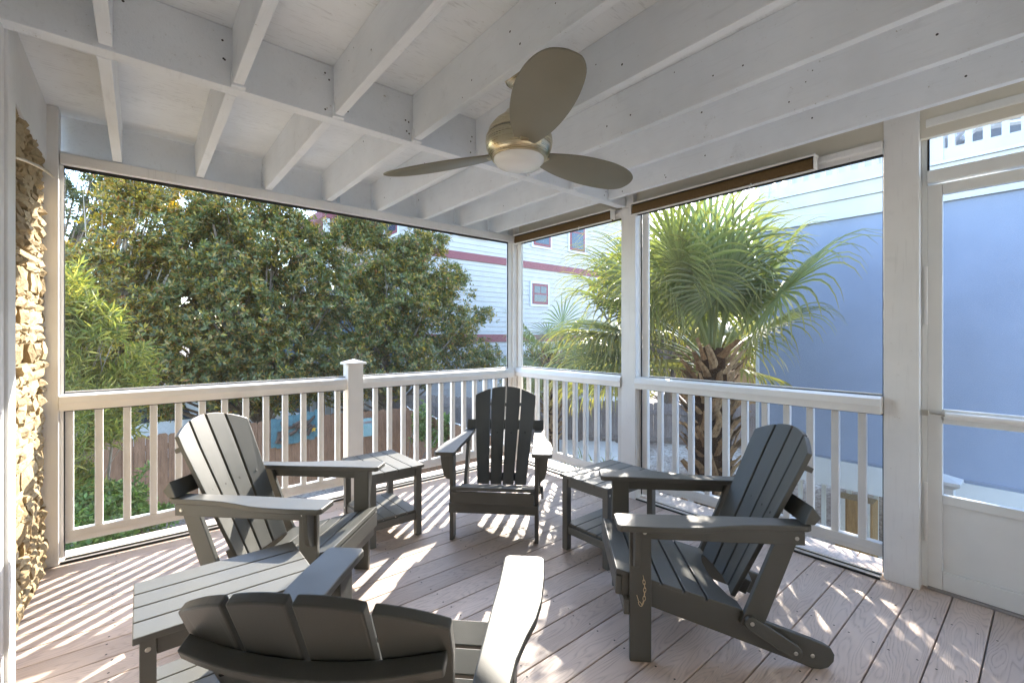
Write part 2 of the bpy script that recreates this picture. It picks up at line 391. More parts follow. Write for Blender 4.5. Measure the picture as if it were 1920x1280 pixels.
post('white porch post between the two rolled bamboo blinds', (3.035, 3.135, 2.128, 2.265, 0.0, 2.34), extra=[('screen_stop', (3.118, 3.135, 2.062, 2.1195, .03, 2.28), 'vinyl'), ('screen_gasket', (3.11, 3.1175, 2.1205, 2.1275, .03, 2.28), 'dark_gap'), ('post_cap_block', (3.036, 3.13, 2.15, 2.26, 2.341, Z_C-.002), 'post_paint')])
p2 = post('wide white porch post beside the screen door', (3.07, 3.20, .441, .586, 0.0, Z_C-.001), extra=[('door_jamb', (3.125, 3.20, .418, .4405, 0.012, 2.33), 'door_white'), ('screen_gasket', (3.082, 3.10, .5865, .592, .03, 2.28), 'spline_black')])
# newel post in the back railing
nw = thing('newel_post', 'short white newel post with pyramid cap splitting the back railing', 'newel post', (1.33, 3.625, 0))
MB().box(-.062, .062, -.055, .055, 0, 1.075).build('shaft', 'vinyl', nw, .004)
MB().add([(-.082, -.076, 1.075), (.082, -.076, 1.075), (.082, .076, 1.075), (-.082, .076, 1.075), (-.082, -.076, 1.09), (.082, -.076, 1.09), (.082, .076, 1.09), (-.082, .076, 1.09), (0, 0, 1.118)],
         [(3, 2, 1, 0), (0, 1, 5, 4), (1, 2, 6, 5), (2, 3, 7, 6), (3, 0, 4, 7), (4, 5, 8), (5, 6, 8), (6, 7, 8), (7, 4, 8)]).build('cap', 'vinyl', nw, .003)
MB().add([(-.07, -.066, 0), (.07, -.066, 0), (.07, .066, 0), (-.07, .066, 0), (-.07, -.066, .035), (.07, -.066, .035), (.07, .066, .035), (-.07, .066, .035)], [(3, 2, 1, 0), (4, 5, 6, 7), (0, 1, 5, 4), (1, 2, 6, 5), (2, 3, 7, 6), (3, 0, 4, 7)]).build('base_skirt', 'vinyl', nw, .004)

# ------------------------------------------------------------------ railings
RAILP = [(-.045, 0), (.045, 0), (.045, .03), (.052, .045), (.045, .062), (.040, .080), (.022, .092), (-.022, .092), (-.040, .080), (-.045, .062), (-.052, .045), (-.045, .03)]
bal = MB().box(-.0185, .0185, -.0185, .0185, .17, .885).mesh('baluster', 'vinyl', .003)
def railing(label, axis, a, b, off, bals, group='porch railing bays'):
    o = thing('porch_railing', label, 'railing', group=None)
    if axis == 'x':
        fn = lambda u, v, w: (w, off-.005+u, .876+v); fb = lambda u, v, w: (w, off+.035+u, .10+v)
    else:
        fn = lambda u, v, w: (off-.005+u, w, .886+v); fb = lambda u, v, w: (off+.045+u, w, .105+v)
    MB().prism(RAILP, fn, a, b).build('top_rail', 'vinyl', o, smooth=True)
    MB().prism([(-.022, 0), (.022, 0), (.026, .03), (.022, .072), (-.022, .072), (-.026, .03)], fb, a, b).build('bottom_rail', 'vinyl', o, .003)
    for p in bals:
        link('baluster', bal, o, (p, off+.035, 0) if axis == 'x' else (off+.045, p, 0))
    return o
railing('white baluster railing between the stone wall post and the newel post', 'x', -.356, 1.268, 3.64, [-.32+.1283*i for i in range(13)])
railing('white baluster railing between the newel post and the corner post', 'x', 1.392, 3.0015, 3.64, [1.407+.1278*i for i in range(13)])
railing('white baluster railing from the corner post to the post between the blinds', 'y', 2.266, 3.6035, XB, [3.49-.1293*i for i in range(10)])
railing('white baluster railing behind the chair that stands by the screen door', 'y', .588, 2.1275, XB, [2.08-.1268*i for i in range(12)])

# sill tracks where the screens meet the deck, and the outer deck edge
def sill(label, b, gasket, lip):
    o = tag(MB().box(*b).build('screen_sill', 'vinyl', None, .003), label, 'sill')
    MB().box(*gasket).build('gasket', 'spline_black', o); MB().box(*lip).build('edge_board', 'deck', o, .004)
sill('low sill strip with black gasket under the back screens', (-.352, 2.96, 3.618, 3.655, .0005, .014), (-.352, 2.96, 3.609, 3.6175, .0005, .012), (-.50, 3.28, 3.66, 3.80, -.03, .012))
sill('low sill strip with black gasket under the right side screens', (3.048, 3.085, .595, 3.54, .0005, .014), (3.039, 3.0475, .595, 3.54, .0005, .012), (3.09, 3.24, .44, 3.655, -.03, .012))

# ------------------------------------------------------------------ insect screens
def screen(label, q, frames):
    o = thing('insect_screen', label, 'screen')
    MB().add(q, [(0, 1, 2, 3)]).build('mesh', 'screen', o)
    for n, b, m in frames: MB().box(*b).build(n, m, o, .0015)
def scrA(label, x0, x1, z0, z1):
    y_ = 3.642
    screen(label, [(x0, y_, z0), (x1, y_, z0), (x1, y_, z1), (x0, y_, z1)],
           [('frame_rail', (x0, x1, y_-.006, y_+.006, z0, z0+.005), 'spline_black'), ('frame_rail', (x0, x1, y_-.005, y_+.005, z0+.0055, z0+.012), 'vinyl'),
            ('frame_rail', (x0, x1, y_-.006, y_+.006, z1-.008, z1), 'spline_black')])
scrA('wide insect screen above the back railing in front of the big trees', -.335, 2.949, .970, 2.273)
scrA('low insect screen over the balusters left of the newel post', -.335, 1.265, .015, .874)
scrA('low insect screen over the balusters right of the newel post', 1.395, 2.949, .015, .874)
def scrB(label, y0, y1, z0, z1):
    x_ = XB+.008
    screen(label, [(x_, y0, z0), (x_, y1, z0), (x_, y1, z1), (x_, y0, z1)],
           [('frame_rail', (x_-.006, x_+.006, y0, y1, z0, z0+.005), 'spline_black'), ('frame_rail', (x_-.005, x_+.005, y0, y1, z0+.0055, z0+.012), 'vinyl'),
            ('frame_rail', (x_-.006, x_+.006, y0, y1, z1-.008, z1), 'spline_black')])
scrB('tall insect screen between the corner post and the palm side post', 2.27, 3.54, .980, 2.273)
scrB('low insect screen over the balusters next to the corner post', 2.27, 3.54, .015, .884)
scrB('tall insect screen in front of the palm crown and blue house', .592, 2.029, .980, 2.273)
scrB('low insect screen over the balusters in front of the palm trunk', .592, 2.029, .015, .884)
for lab, y0, y1 in (('white header strip above the palm screen', .588, 2.1275), ('white header strip above the screen beside the corner post', 2.266, 3.604)):
    o = tag(MB().prism([(3.06, 2.275), (3.085, 2.275), (3.085, 2.345), (3.05, 2.345), (3.05, 2.312), (3.06, 2.305)], lambda u, v, w: (u, w, v), y0, y1).build('screen_header', 'post_paint', None, .003), lab, 'beam')
    MB().box(3.062, 3.08, y0, y1, 2.266, 2.2745).build('gasket', 'spline_black', o)

# ------------------------------------------------------------------ rolled blinds
def blind(label, y0, y1):
    o = thing('rolled_blind', label, 'blind')
    prof = [(3.022, 2.330), (2.985, 2.330), (2.978, 2.320), (2.972, 2.270), (2.983, 2.258), (3.022, 2.258)]
    MB().prism(prof, lambda u, v, w: (u, w, v), y0+.015, y1-.015).build('bamboo_roll', 'bamboo', o, .004)
    MB().box(2.968, 3.030, y0, y1, 2.333, 2.347).build('top_rail', 'vinyl', o, .003)
    MB().box(2.972, 3.020, y0+.012, y1-.012, 2.3305, 2.3328).build('shadow_strip', 'spline_black', o)
    MB().tube([(2.976, y0+.004, 2.253), (2.976, y1-.004, 2.253)], .0065, 8).build('bottom_bar', 'vinyl', o, smooth=True)
    for yy in (y0+.004, y1-.010): MB().box(2.97, 3.024, yy, yy+.006, 2.262, 2.3325).build('end_bracket', 'vinyl', o, .001)
    MB().tube([(2.972, y0+.35, 2.262), (2.966, y0+.355, 2.250), (2.972, y0+.36, 2.243)], .005, 6).build('cord_clip', 'vinyl', o)
blind('rolled up brown bamboo blind above the palm crown', .872, 2.135)
blind('rolled up brown bamboo blind beside the corner post, nearer the white house', 2.315, 3.575)

# ------------------------------------------------------------------ screen door
dr = thing('screen_door', 'white screen door with solid kick panel and closer tube', 'door', (3.125, .418, 0))
DW = .92                                  # door leaf runs towards -y
def dbox(n, m, b, par=dr, bev=.003): return MB().box(*b).build(n, m, par, bev)
dbox('stile', 'door_white', (0, .032, -.056, 0, .018, 2.075)); dbox('stile', 'door_white', (0, .032, -DW, -DW+.056, .018, 2.075))
dbox('rail', 'door_white', (.001, .031, -DW+.057, -.057, 2.018, 2.074)); mr = dbox('rail', 'door_white', (.001, .031, -DW+.057, -.057, .858, .932))
dbox('rail', 'door_white', (.001, .031, -DW+.057, -.057, .452, .498)); dbox('rail', 'door_white', (.001, .031, -DW+.057, -.057, .019, .112))
dbox('kick_panel', 'door_white', (.014, .022, -DW+.057, -.057, .113, .451), bev=.0)
MB().add([(.018, -.057, .499), (.018, -DW+.057, .499), (.018, -DW+.057, .857), (.018, -.057, .857)], [(0, 1, 2, 3)]).build('screen_mesh', 'screen', dr)
MB().add([(.018, -.057, .933), (.018, -DW+.057, .933), (.018, -DW+.057, 2.017), (.018, -.057, 2.017)], [(0, 1, 2, 3)]).build('screen_mesh', 'screen', dr)
dbox('bottom_sweep', 'grey_wood_deck', (-.004, .05, -DW, 0, .001, .016))
for z0 in (1.36, .25):
    hg = MB().tube([(-.006, .004, z0), (-.006, .004, z0+.30)], .0075, 8).build('hinge', 'vinyl', dr, smooth=True)
cl = MB().tube([(-.026, -.07, .905), (-.026, -.36, .905)], .0165, 12).build('closer_tube', 'vinyl', dr, smooth=True)
MB().tube([(-.026, .004, .912), (-.026, -.07, .905)], .005, 8).build('closer_rod', 'steel', cl, smooth=True)
MB().box(-.05, -.03, -.012, .018, .898, .926).build('closer_bracket', 'steel', cl, .002)
MB().tube([(-.026, -.055, .899), (-.026, -.058, .885), (-.026, -.066, .884)], .003, 6).build('hold_washer', 'steel', cl)
MB().box(-.03, 0, -.385, -.365, .895, .915).build('closer_bracket', 'steel', cl, .002)
tr_ = thing('door_transom', 'narrow screened transom with white frame above the screen door', 'transom', (3.125, .418, 0))
MB().box(-.025, .035, -1.0, 0, 2.082, 2.145).build('head_jamb', 'door_white', tr_, .004)
MB().prism([(-.03, 2.332), (.03, 2.332), (.03, 2.40), (-.05, 2.40), (-.05, 2.365), (-.03, 2.355)], lambda u, v, w: (u, w, v), -1.0, 0).build('head_trim', 'door_white', tr_, .002)
MB().box(-.005, .01, -1.0, -.001, 2.319, 2.3315).build('gasket', 'spline_black', tr_)
MB().box(-.005, .012, -.008, -.001, 2.146, 2.318).build('gasket', 'spline_black', tr_)
MB().add([(.005, -.009, 2.146), (.005, -1, 2.146), (.005, -1, 2.318), (.005, -.009, 2.318)], [(0, 1, 2, 3)]).build('screen_mesh', 'screen', tr_)
hw = box('house_wall', 'wall_cream', (3.07, 3.20, -.75, -.504, 0, Z_C-.001)); tag(hw, 'plain cream house wall past the latch side of the screen door', 'wall')
hw = box('house_wall', 'wall_cream', (-.55, 3.2, -.76, -.62, -.2, Z_C+.02)); tag(hw, 'plain cream house wall closing the porch opposite the back railing', 'wall')
hw = box('house_wall', 'wall_cream', (-.55, -.43, -.62, 2.24, -.2, Z_C-.001)); tag(hw, 'plain cream house wall continuing from the stone wall past the door casing', 'wall')

# ------------------------------------------------------------------ stone wall, casing
sw = thing('stone_wall', 'rough cream ledgestone wall lit by the sun beside the white casing', 'wall', (-.45, 2.44, 0))
box('backing', 'mortar', (-.12, .012, -.2, 1.155, -.2, 2.30), sw)
rocks = []
for i in range(14):
    b = MB(); g = 4; rr = random.Random(i)
    fv = [[((a/(g-1)-.5)*(.97+rr.uniform(-.06, .06)), (c/(g-1)-.5)*(.97+rr.uniform(-.10, .10)),
            (.46 if 0 < a < g-1 and 0 < c < g-1 else .22)+rr.uniform(-.13, .17)) for a in range(g)] for c in range(g)]
    vs = [(z, yy, zz) for row in fv for (yy, zz, z) in row]; bk = len(vs)
    vs += [(-.6, -.46, -.46), (-.6, .46, -.46), (-.6, .46, .46), (-.6, -.46, .46)]
    fs = [(c*g+a, c*g+a+1, (c+1)*g+a+1, (c+1)*g+a) for c in range(g-1) for a in range(g-1)]
    fs += [tuple(range(0, g))[::-1]+(bk, bk+1), tuple((g-1)*g+a for a in range(g))+(bk+2, bk+3), tuple(c*g for c in range(g))+(bk+3, bk), tuple(c*g+g-1 for c in range(g))[::-1]+(bk+1, bk+2)]
    rocks.append(b.add(vs, fs).mesh('stone', 'stone'))
z = 0; n_st = 0
while z < 2.28:
    hgt = random.choice([.035, .045, .055, .07, .10]); yy = -.06+random.uniform(-.06, 0)
    while yy < 1.14:
        ln = random.choice([random.uniform(.06, .12), random.uniform(.12, .28)])
        if yy+ln > 1.17: ln = 1.17-yy
        if ln < .03: break
        link('stone', random.choice(rocks), sw, (.015+random.uniform(-.004, .012), yy+ln/2, z+hgt/2+random.uniform(-.004, .004)),
             (random.uniform(-.10, .10), random.uniform(-.10, .10), random.uniform(-.09, .09)), (random.uniform(.026, .062), ln*.97, hgt*.96)); n_st += 1
        yy += ln
    z += hgt
fr = box('frieze_board', 'post_paint', (-.47, -.405, 2.24, 3.599, 2.285, Z_C-.001), bevel=.003); tag(fr, 'white frieze board between the top of the stone wall and the ceiling', 'board')
cs = thing('door_casing', 'white door casing trim edge with a metal hook beside the stone wall', 'casing', (-.36, 2.24, 0))
MB().box(-.075, 0, .0, .20, -.02, Z_C-.001).build('casing_board', 'post_paint', cs, .004)
MB().box(-.004, .010, .055, .175, -.02, Z_C-.003).build('casing_bead', 'post_paint', cs, .004)
MB().box(-.09, -.002, -.03, -.001, 0, Z_C-.003).build('casing_return', 'trim_grey', cs, .003)
hk = MB().tube([(-.005, .185, 1.955), (.03, .195, 1.952), (.06, .215, 1.945), (.085, .235, 1.934), (.10, .25, 1.922)], [.004, .006, .006, .0055, .004], 8).build('hook', 'steel', cs, smooth=True)

# ------------------------------------------------------------------ ceiling fan
fx, fy = 1.245, 1.458
fan = thing('ceiling_fan', 'brushed brass ceiling fan with three olive blades and frosted lamp', 'fan', (fx, fy, 2.415))
fan.scale = (1.05, 1.05, 1)
MB().box(1.1715, 1.315, 1.40, 1.516, 2.42, Z_C-.002).build('fan_block', 'ceiling_paint', ceil, .003)
MB().lathe([(0, .004), (.058, .004), (.062, -.004), (.062, -.018), (.052, -.036), (.026, -.046), (0, -.046)], n=36).build('canopy', 'nickel', fan, smooth=True)
MB().tube([(0, 0, -.044), (0, 0, -.175)], .0125, 16).build('downrod', 'nickel', fan, smooth=True)
bd = MB().lathe([(0, -.145), (.03, -.148), (.052, -.158), (.062, -.172), (.075, -.185), (.100, -.205), (.120, -.232), (.130, -.262)], n=56).build('upper_housing', 'nickel', fan, smooth=True)
MB().lathe([(.128, -.263), (.134, -.268), (.136, -.290), (.132, -.318), (.122, -.340), (.113, -.352), (.109, -.354)], n=56).build('lower_housing', 'nickel', fan, smooth=True)
MB().lathe([(.1285, -.2625), (.1285, -.2685)], n=56).build('seam', 'dark_gap', bd)
MB().lathe([(.110, -.351), (.113, -.357), (.108, -.362), (.102, -.360), (.102, -.352)], n=56).build('lamp_rim', 'nickel', fan, smooth=True)
MB().lathe([(.103, -.356), (.100, -.372), (.085, -.388), (.055, -.400), (.02, -.405), (0, -.406)], n=56).build('lamp_bowl', 'frost_glass', fan, smooth=True)
bo = [(.10, -.030), (.16, -.058), (.25, -.086), (.36, -.104), (.47, -.108), (.57, -.092), (.635, -.060), (.660, -.020), (.662, .015), (.650, .045), (.60, .072), (.50, .088), (.38, .090), (.26, .078), (.16, .055), (.10, .028)]
bo2 = []
for i_ in range(len(bo)):                 # smooth the outline
    p0_, p1_, p2_, p3_ = (Vector(bo[(i_+k_) % len(bo)]) for k_ in (-1, 0, 1, 2))
    for k_ in range(4):
        u_ = k_/4; bo2.append(tuple(.5*((2*p1_)+(p2_-p0_)*u_+(2*p0_-5*p1_+4*p2_-p3_)*u_*u_+(3*p1_-p0_-3*p2_+p3_)*u_**3)))
bo = bo2
bme = MB(); bme.prism(bo, XY, -.0035, .0035); bme = bme.mesh('blade', 'fan_blade', .0025, True)
for a in (-4, 117, 241):
    link('blade', bme, fan, (0, 0, -.330), (R(-13), 0, R(a)))
    bi = MB().box(.095, .145, -.022, .022, -.336, -.324).build('blade_iron', 'nickel', fan, .003); bi.rotation_euler = (0, 0, R(a))

# ------------------------------------------------------------------ adirondack chair
def make_chair():
    o = thing('adirondack_chair', '', 'chair')
    H = 'hdpe'
    for s in (-1, 1):
        sx = lambda a, b: (min(s*a, s*b), max(s*a, s*b))
        x0, x1 = sx(.2595, .2835)
        MB().box(x0, x1, 0, .085, 0, .552).build('leg', H, o, .004)
        MB().prism([(s*.284, .552), (s*.348, .552), (s*.338, .46), (s*.322, .405), (s*.306, .388), (s*.284, .385)], XZ, .012, .034).build('arm_bracket', H, o, .003)
        arm = [(.240, -.045), (.252, -.060), (.355, -.060), (.370, -.046), (.372, .08), (.368, .19), (.356, .27), (.336, .34), (.318, .42), (.309, .52), (.306, .665), (.296, .682), (.240, .682), (.232, .665), (.231, .45), (.235, .25), (.240, .12)]
        MB().prism([(s*a, b) for a, b in arm], XY, .5525, .5765).build('armrest', H, o, .005, seg=3)
        x0, x1 = sx(.2840, .3030); ar = MB().box(x0, x1, .040, .655, .500, .552).build('arm_rail', H, o, .003)
        x0, x1 = sx(.2595, .2832); MB().prism([(.425, .175), (.50, .135), (.655, .552), (.575, .552)], YZ, x0, x1).build('rear_leg', H, o, .004)
        st = [(-.028, .338), (-.030, .25), (.02, .232), (.10, .205), (.40, .106), (.66, .018), (.70, .003), (.735, 0), (.765, .010), (.784, .034), (.787, .060), (.775, .083), (.752, .096), (.70, .116), (.46, .196), (.09, .310)]
        x0, x1 = sx(.2358, .2592); MB().prism(st, YZ, x0, x1).build('stringer', H, o, .004)
        cap = []
        a0, a1, r = Vector((.462, .188)), Vector((.622, .085)), .026; d = (a1-a0).normalized(); nn = Vector((-d.y, d.x))
        for c_, sg in ((a1, 1), (a0, -1)):
            for q in range(7):
                w = R(-90+30*q); v_ = (d*math.cos(w)+nn*math.sin(w))*r*sg; cap.append((c_.x+v_.x, c_.y+v_.y))
        x0, x1 = sx(.2836, .3015); MB().prism(cap, YZ, x0, x1).build('folding_link', H, o, .003)
        for (b, z, xo) in ((.625, .526, .3030), (.055, .526, .3030), (.705, .052, .2592), (.462, .188, .3015), (.622, .085, .3015)):
            bt = MB().lathe([(0, .0035), (.0055, .003), (.0085, 0), (.0085, -.002)], n=10); bt.v = [(s*(xo+zz), b+xx, z+yy) for xx, yy, zz in bt.v]
            bt.build('bolt', 'steel', o)
    ch = MB()
    pts = [Vector((.287, .052, .345)), Vector((.288, .058, .30)), Vector((.288, .055, .25)), Vector((.288, .045, .225)), Vector((.288, .034, .245)), Vector((.288, .026, .272))]
    L_ = []
    for i in range(len(pts)-1):
        n_ = max(1, int((pts[i+1]-pts[i]).length/.015))
        for k_ in range(n_): L_.append((pts[i].lerp(pts[i+1], (k_+.5)/n_), (pts[i+1]-pts[i]).normalized()))
    for i, (p_, d_) in enumerate(L_):
        sd_ = Vector((1, 0, 0)).cross(d_).normalized() if i % 2 else Vector((1, 0, 0))
        ch.tube([p_+d_*.011*math.cos(w)+sd_*.005*math.sin(w) for w in [q*math.pi/4 for q in range(9)]], .0014, 4, False)
    ch.build('chain', 'chain_metal', o)
    # seat slats on the sloping line from the front edge back
    sl0 = Vector((-.048, .358)); sd_ = Vector((.478, -.136)).normalized(); sn = Vector((-sd_.y, sd_.x))
    def slat(s0, s1, nm='seat_slat', xw=.2588, curved=0):
        if not curved:
            q = [sl0+sd_*s0, sl0+sd_*s1, sl0+sd_*s1-sn*.021, sl0+sd_*s0-sn*.021]
            MB().prism([tuple(a) for a in q], YZ, -xw, xw).build(nm, H, o, .003)
        else:
            poly = [(-xw, s0), (xw, s0), (xw, s1+.02), (.20, s1+.02), (.17, s1-.005), (.09, s1-.028), (0, s1-.036), (-.09, s1-.028), (-.17, s1-.005), (-.20, s1+.02), (-xw, s1+.02)]
            MB().prism(poly, lambda u, v, w: (u, (sl0+sd_*v-sn*w).x, (sl0+sd_*v-sn*w).y), 0, .021).build(nm, H, o, .003)
    slat(0, .088); s = .098
    for i in range(3): slat(s, s+.082); s += .092
    slat(s, s+.118, curved=1)
    MB().prism([(-.052, .331), (-.028, .326), (-.029, .250), (-.053, .254)], YZ, -.2588, .2588).build('front_apron', H, o, .004)
    MB().box(-.283, .283, -.0235, -.0005, .186, .248).build('front_brace', H, o, .004)
    # fan back
    B0 = Vector((.455, .215)); u = Vector((math.sin(R(24)), math.cos(R(24)))); nb = Vector((u.y, -u.x))
    half = lambda t_: .178+.060*min(t_, .63)/.63
    top = lambda x: .752-.084*(abs(x)/.238)**2.0
    wf = lambda f_: -.032*f_*f_
    fr_ = [-1, -.5, 0, .5, 1]
    for i in range(4):
        f0, f1 = fr_[i], fr_[i+1]; poly = []
        g0, g1 = (.0 if i == 0 else .0055), (.0 if i == 3 else .0055)
        L, Rr = [], []
        for t_ in (0, .2, .4, .6): L.append((f0*half(t_)+g0, t_)); Rr.append((f1*half(t_)-g1, t_))
        xa, xb = L[-1][0]*1.004, Rr[-1][0]*1.004
        arc = [(xa+(xb-xa)*q/6, top(xa+(xb-xa)*q/6)) for q in range(7)]
        poly = L+arc+Rr[::-1]
        def fn(x, t_, w, f0=f0, f1=f1):
            h_ = half(t_); k_ = (x/h_-f0)/(f1-f0); off = wf(f0)*(1-k_)+wf(f1)*k_+w; p = B0+u*t_+nb*off; return (x, p.x, p.y)
        sl_ = MB().prism(poly, fn, 0, .021).build('back_slat', H, o, .0035)
        xc = (f0+f1)/2*half(.38)
        for tt in (.38,):
            p = B0+u*tt+nb*((wf(f0)+wf(f1))/2-.0006); b_ = MB().lathe([(0, 0), (.0058, 0)], n=8)
            b_.v = [(xc+xx, p.x+u.x*yy, p.y+u.y*yy) for xx, yy, zz in b_.v]; b_.build('screw', 'screw', sl_)
    def brace(t0, t1, dep, hw, nm):
        N = 12; front = [(hw*(-1+2*q/N), wf((-1+2*q/N)*hw/half(t0))+.0215) for q in range(N+1)]
        back = [(hw*(1-2*q/N), .0215+dep*(1-.55*(1-2*q/N)**2)-.014*(1-2*q/N)**2) for q in range(N+1)]
        return MB().prism(front+back, lambda x, w_, t_: (x, (B0+u*t_+nb*w_).x, (B0+u*t_+nb*w_).y), t0, t1).build(nm, H, o, .003)
    ub = brace(.600, .622, .032, .228, 'back_brace')
    for q in (-.19, -.08, .03, .14):
        p = B0+u*.5995+nb*.038; b_ = MB().lathe([(0, 0), (.006, 0)], n=8); b_.v = [(q+xx, (p+nb*yy).x, (p+nb*yy).y) for xx, yy, zz in b_.v]; b_.build('screw', 'screw', ub)
    brace(.03, .09, .035, .175, 'back_brace')
    MB().prism([(.6535, .5775), (.692, .5775), (.716, .606), (.684, .650)], YZ, -.300, .300).build('rear_crossbar', H, o, .004)
    return o
chair = make_chair()
CH = [((.795, 2.255), 45, 'sunlit charcoal adirondack chair with its back towards the teal driftwood panel'),
      ((1.720, 2.262), -45, 'charcoal adirondack chair with its back to the corner post'),
      ((1.710, 1.285), -135, 'charcoal adirondack chair with its back towards the screen door post'),
      ((.722, 1.292), 135, 'charcoal adirondack chair with its back to the house wall, facing the corner')]
for i, ((x, y), a, lab) in enumerate(CH):
    c = chair if i == 0 else copy_tree(chair)
    c.location = (x, y, 0); c.rotation_euler = (0, 0, R(a)); c['label'] = lab; c['group'] = 'adirondack chairs set round the porch'

# ------------------------------------------------------------------ side tables (top .50 x .37)
def make_table():
    o = thing('side_table', '', 'table'); H = 'hdpe_table'
    for i in range(4):
        y0 = -.185+i*.0933; MB().box(-.25, .25, y0, y0+.0885, .440, .460).build('top_slat', H, o, .003)
    for i in range(4):
        y0 = -.160+i*.0808; MB().box(-.214, .214, y0, y0+.0765, .146, .162).build('shelf_slat', H, o, .003)
    for sx in (-1, 1):
        for sy in (-1, 1):
            l_ = MB().box(sx*.2155-.0195, sx*.2155+.0195, sy*.155-.0195, sy*.155+.0195, 0, .4395).build('leg', H, o, .003)
            for zz in (.412, .125):
                b_ = MB().lathe([(0, .002), (.006, .0015), (.0075, 0)], n=8); b_.v = [(sx*.2155+xx, sy*(.1746+z_), zz+y_) for xx, y_, z_ in b_.v]; b_.build('bolt', 'steel', l_)
        MB().box(sx*.2155-.010, sx*.2155+.010, -.135, .135, .385, .4395).build('apron', H, o, .002)
        MB().box(sx*.2155-.010, sx*.2155+.010, -.135, .135, .100, .1455).build('apron', H, o, .002)
        MB().box(-.1955, .1955, sx*.155-.010, sx*.155+.010, .385, .4395).build('apron', H, o, .002)
        MB().box(-.1955, .1955, sx*.155-.010, sx*.155+.010, .100, .1455).build('apron', H, o, .002)
    return o
table = make_table()
TB = [((1.255, 2.895), 90, 'grey slatted two-tier side table in front of the newel post'), ((2.232, 1.755), 0, 'grey slatted two-tier side table by the post between the blinds'), ((.232, 1.815), 0, 'grey slatted two-tier side table close to the stone wall')]
for i, ((x, y), a, lab) in enumerate(TB):
    c = table if i == 0 else copy_tree(table)
    c.location = (x, y, 0); c.rotation_euler = (0, 0, R(a)); c['label'] = lab; c['group'] = 'side tables between the chairs'

# ================================================================== OUTSIDE
# ------------------------------------------------------------------ fences
def fence(label, p0, p1, top, bot, mat, back=False, w=.14, step_seed=0, wav=.02):
    p0, p1 = Vector((*p0, 0)), Vector((*p1, 0)); d = p1-p0; L = d.length; ang = math.atan2(d.y, d.x)
    o = thing('wood_fence', label, 'fence', p0, ang)
    pk = MB().prism([(-w/2+.002, bot), (w/2-.002, bot), (w/2-.002, top-.03), (w/2-.028, top), (-w/2+.028, top), (-w/2+.002, top-.03)], XZ, -.009, .009).mesh('picket', mat)
    rr = random.Random(step_seed); n = int(L/w)
    for i in range(n): link('picket', pk, o, (w*(i+.5), rr.uniform(-.004, .004), wav*math.sin(i*.23)+rr.uniform(-.014, .010)))
    sgn = -1 if back else 1
    for zz in (top-.22, (top+bot)/2, bot+.2): MB().box(0, L, sgn*.012, sgn*.05, zz-.042, zz+.042).build('fence_rail', mat, o)
    for i in range(int(L/2.4)+1): MB().box(min(L-.05, i*2.4)-.045, min(L-.05, i*2.4)+.045, sgn*.052, sgn*.14, bot, top-.05).build('fence_post', mat, o)
    return o
fence('brown picket fence with dog-eared tops below the big trees', (-2.6, 9.0), (4.55, 9.0), -.22, -1.75, 'fence_brown', step_seed=1)
fence('brown fence run with string lights, square to the fence with the teal panel', (4.42, 8.9), (4.15, 4.9), -.24, -1.75, 'fence_brown', step_seed=2)
fence('weathered grey fence running behind the palms', (4.6, 10.6), (10.4, 3.55), -.14, -1.75, 'fence_grey', back=True, step_seed=3)
fence('tall tan plank fence behind the palm trunk', (9.2, 4.95), (11.6, 3.0), .62, -1.6, 'fence_tan', step_seed=4)
sl_ = MB(); pts = []
for i in range(23):
    k = i/22; pts.append((4.40-.27*k, 8.85-3.9*k, -.215-.05*abs(math.sin(k*math.pi*7))+.02))
sl_.tube(pts, .006, 5); st_ = tag(sl_.build('string_lights', 'vinyl'), 'white string lights draped along the top of a brown fence', 'string lights')
for p in pts[1::1]:
    MB().lathe([(0, .012), (.012, .004), (.014, -.01), (0, -.03)], n=6).build('bulb', 'vinyl', st_).location = p

# driftwood panel and welcome sign on the brown fence
pan = thing('driftwood_panel', 'teal plank panel with driftwood branches and a yellow starfish on the fence', 'wall art', (1.80, 8.96, -.40))
for i in range(9):
    dz = random.uniform(-.035, .035); MB().box(i*.093, i*.093+.091, -.022, 0, -.30+dz+.012*i, .22+dz+.012*i).build('plank', 'art_teal', pan, .002)
dw = MB()
for a in ([(.09, -.22), (.13, -.10), (.22, .02), (.36, .04), (.52, .09), (.66, .12), (.74, .20)], [(.10, -.18), (.20, -.24)], [(.22, .02), (.17, .16)], [(.36, .06), (.48, .12), (.62, .10)],
          [(.30, -.10), (.40, -.04), (.44, .02)], [(.48, -.10), (.58, .0), (.68, .04)], [(.60, -.14), (.66, -.02), (.74, .02)], [(.14, -.12), (.12, -.02)], [(.42, .03), (.56, .03), (.70, .15)]):
    n_ = len(a); dw.tube([(p[0], -.045-.012*math.sin(i*2), p[1]) for i, p in enumerate(a)], [.040*(1-.6*i/n_) for i in range(n_)], 6)
dw.build('driftwood', 'driftwood', pan, smooth=True)
star = [((.06 if q % 2 == 0 else .022)*math.cos(q*math.pi/5+.3)+.72, (.06 if q % 2 == 0 else .022)*math.sin(q*math.pi/5+.3)-.05) for q in range(10)]
MB().prism(star, XZ, -.045, -.024).build('starfish', 'star_yellow', pan)
sg = thing('welcome_sign', 'pale aqua board sign with faded lettering on the brown fence', 'sign', (3.50, 8.975, -.55))
def rrect(x0, x1, z0, z1, r=.035):
    return [(cx+r*math.cos(R(a)), cz+r*math.sin(R(a))) for cx, cz, s_ in ((x1-r, z1-r, 0), (x0+r, z1-r, 90), (x0+r, z0+r, 180), (x1-r, z0+r, 270)) for a in (s_, s_+45, s_+90)]
MB().prism(rrect(-.19, .19, -.19, .18), XZ, -.016, 0).build('board', 'sign_aqua', sg)
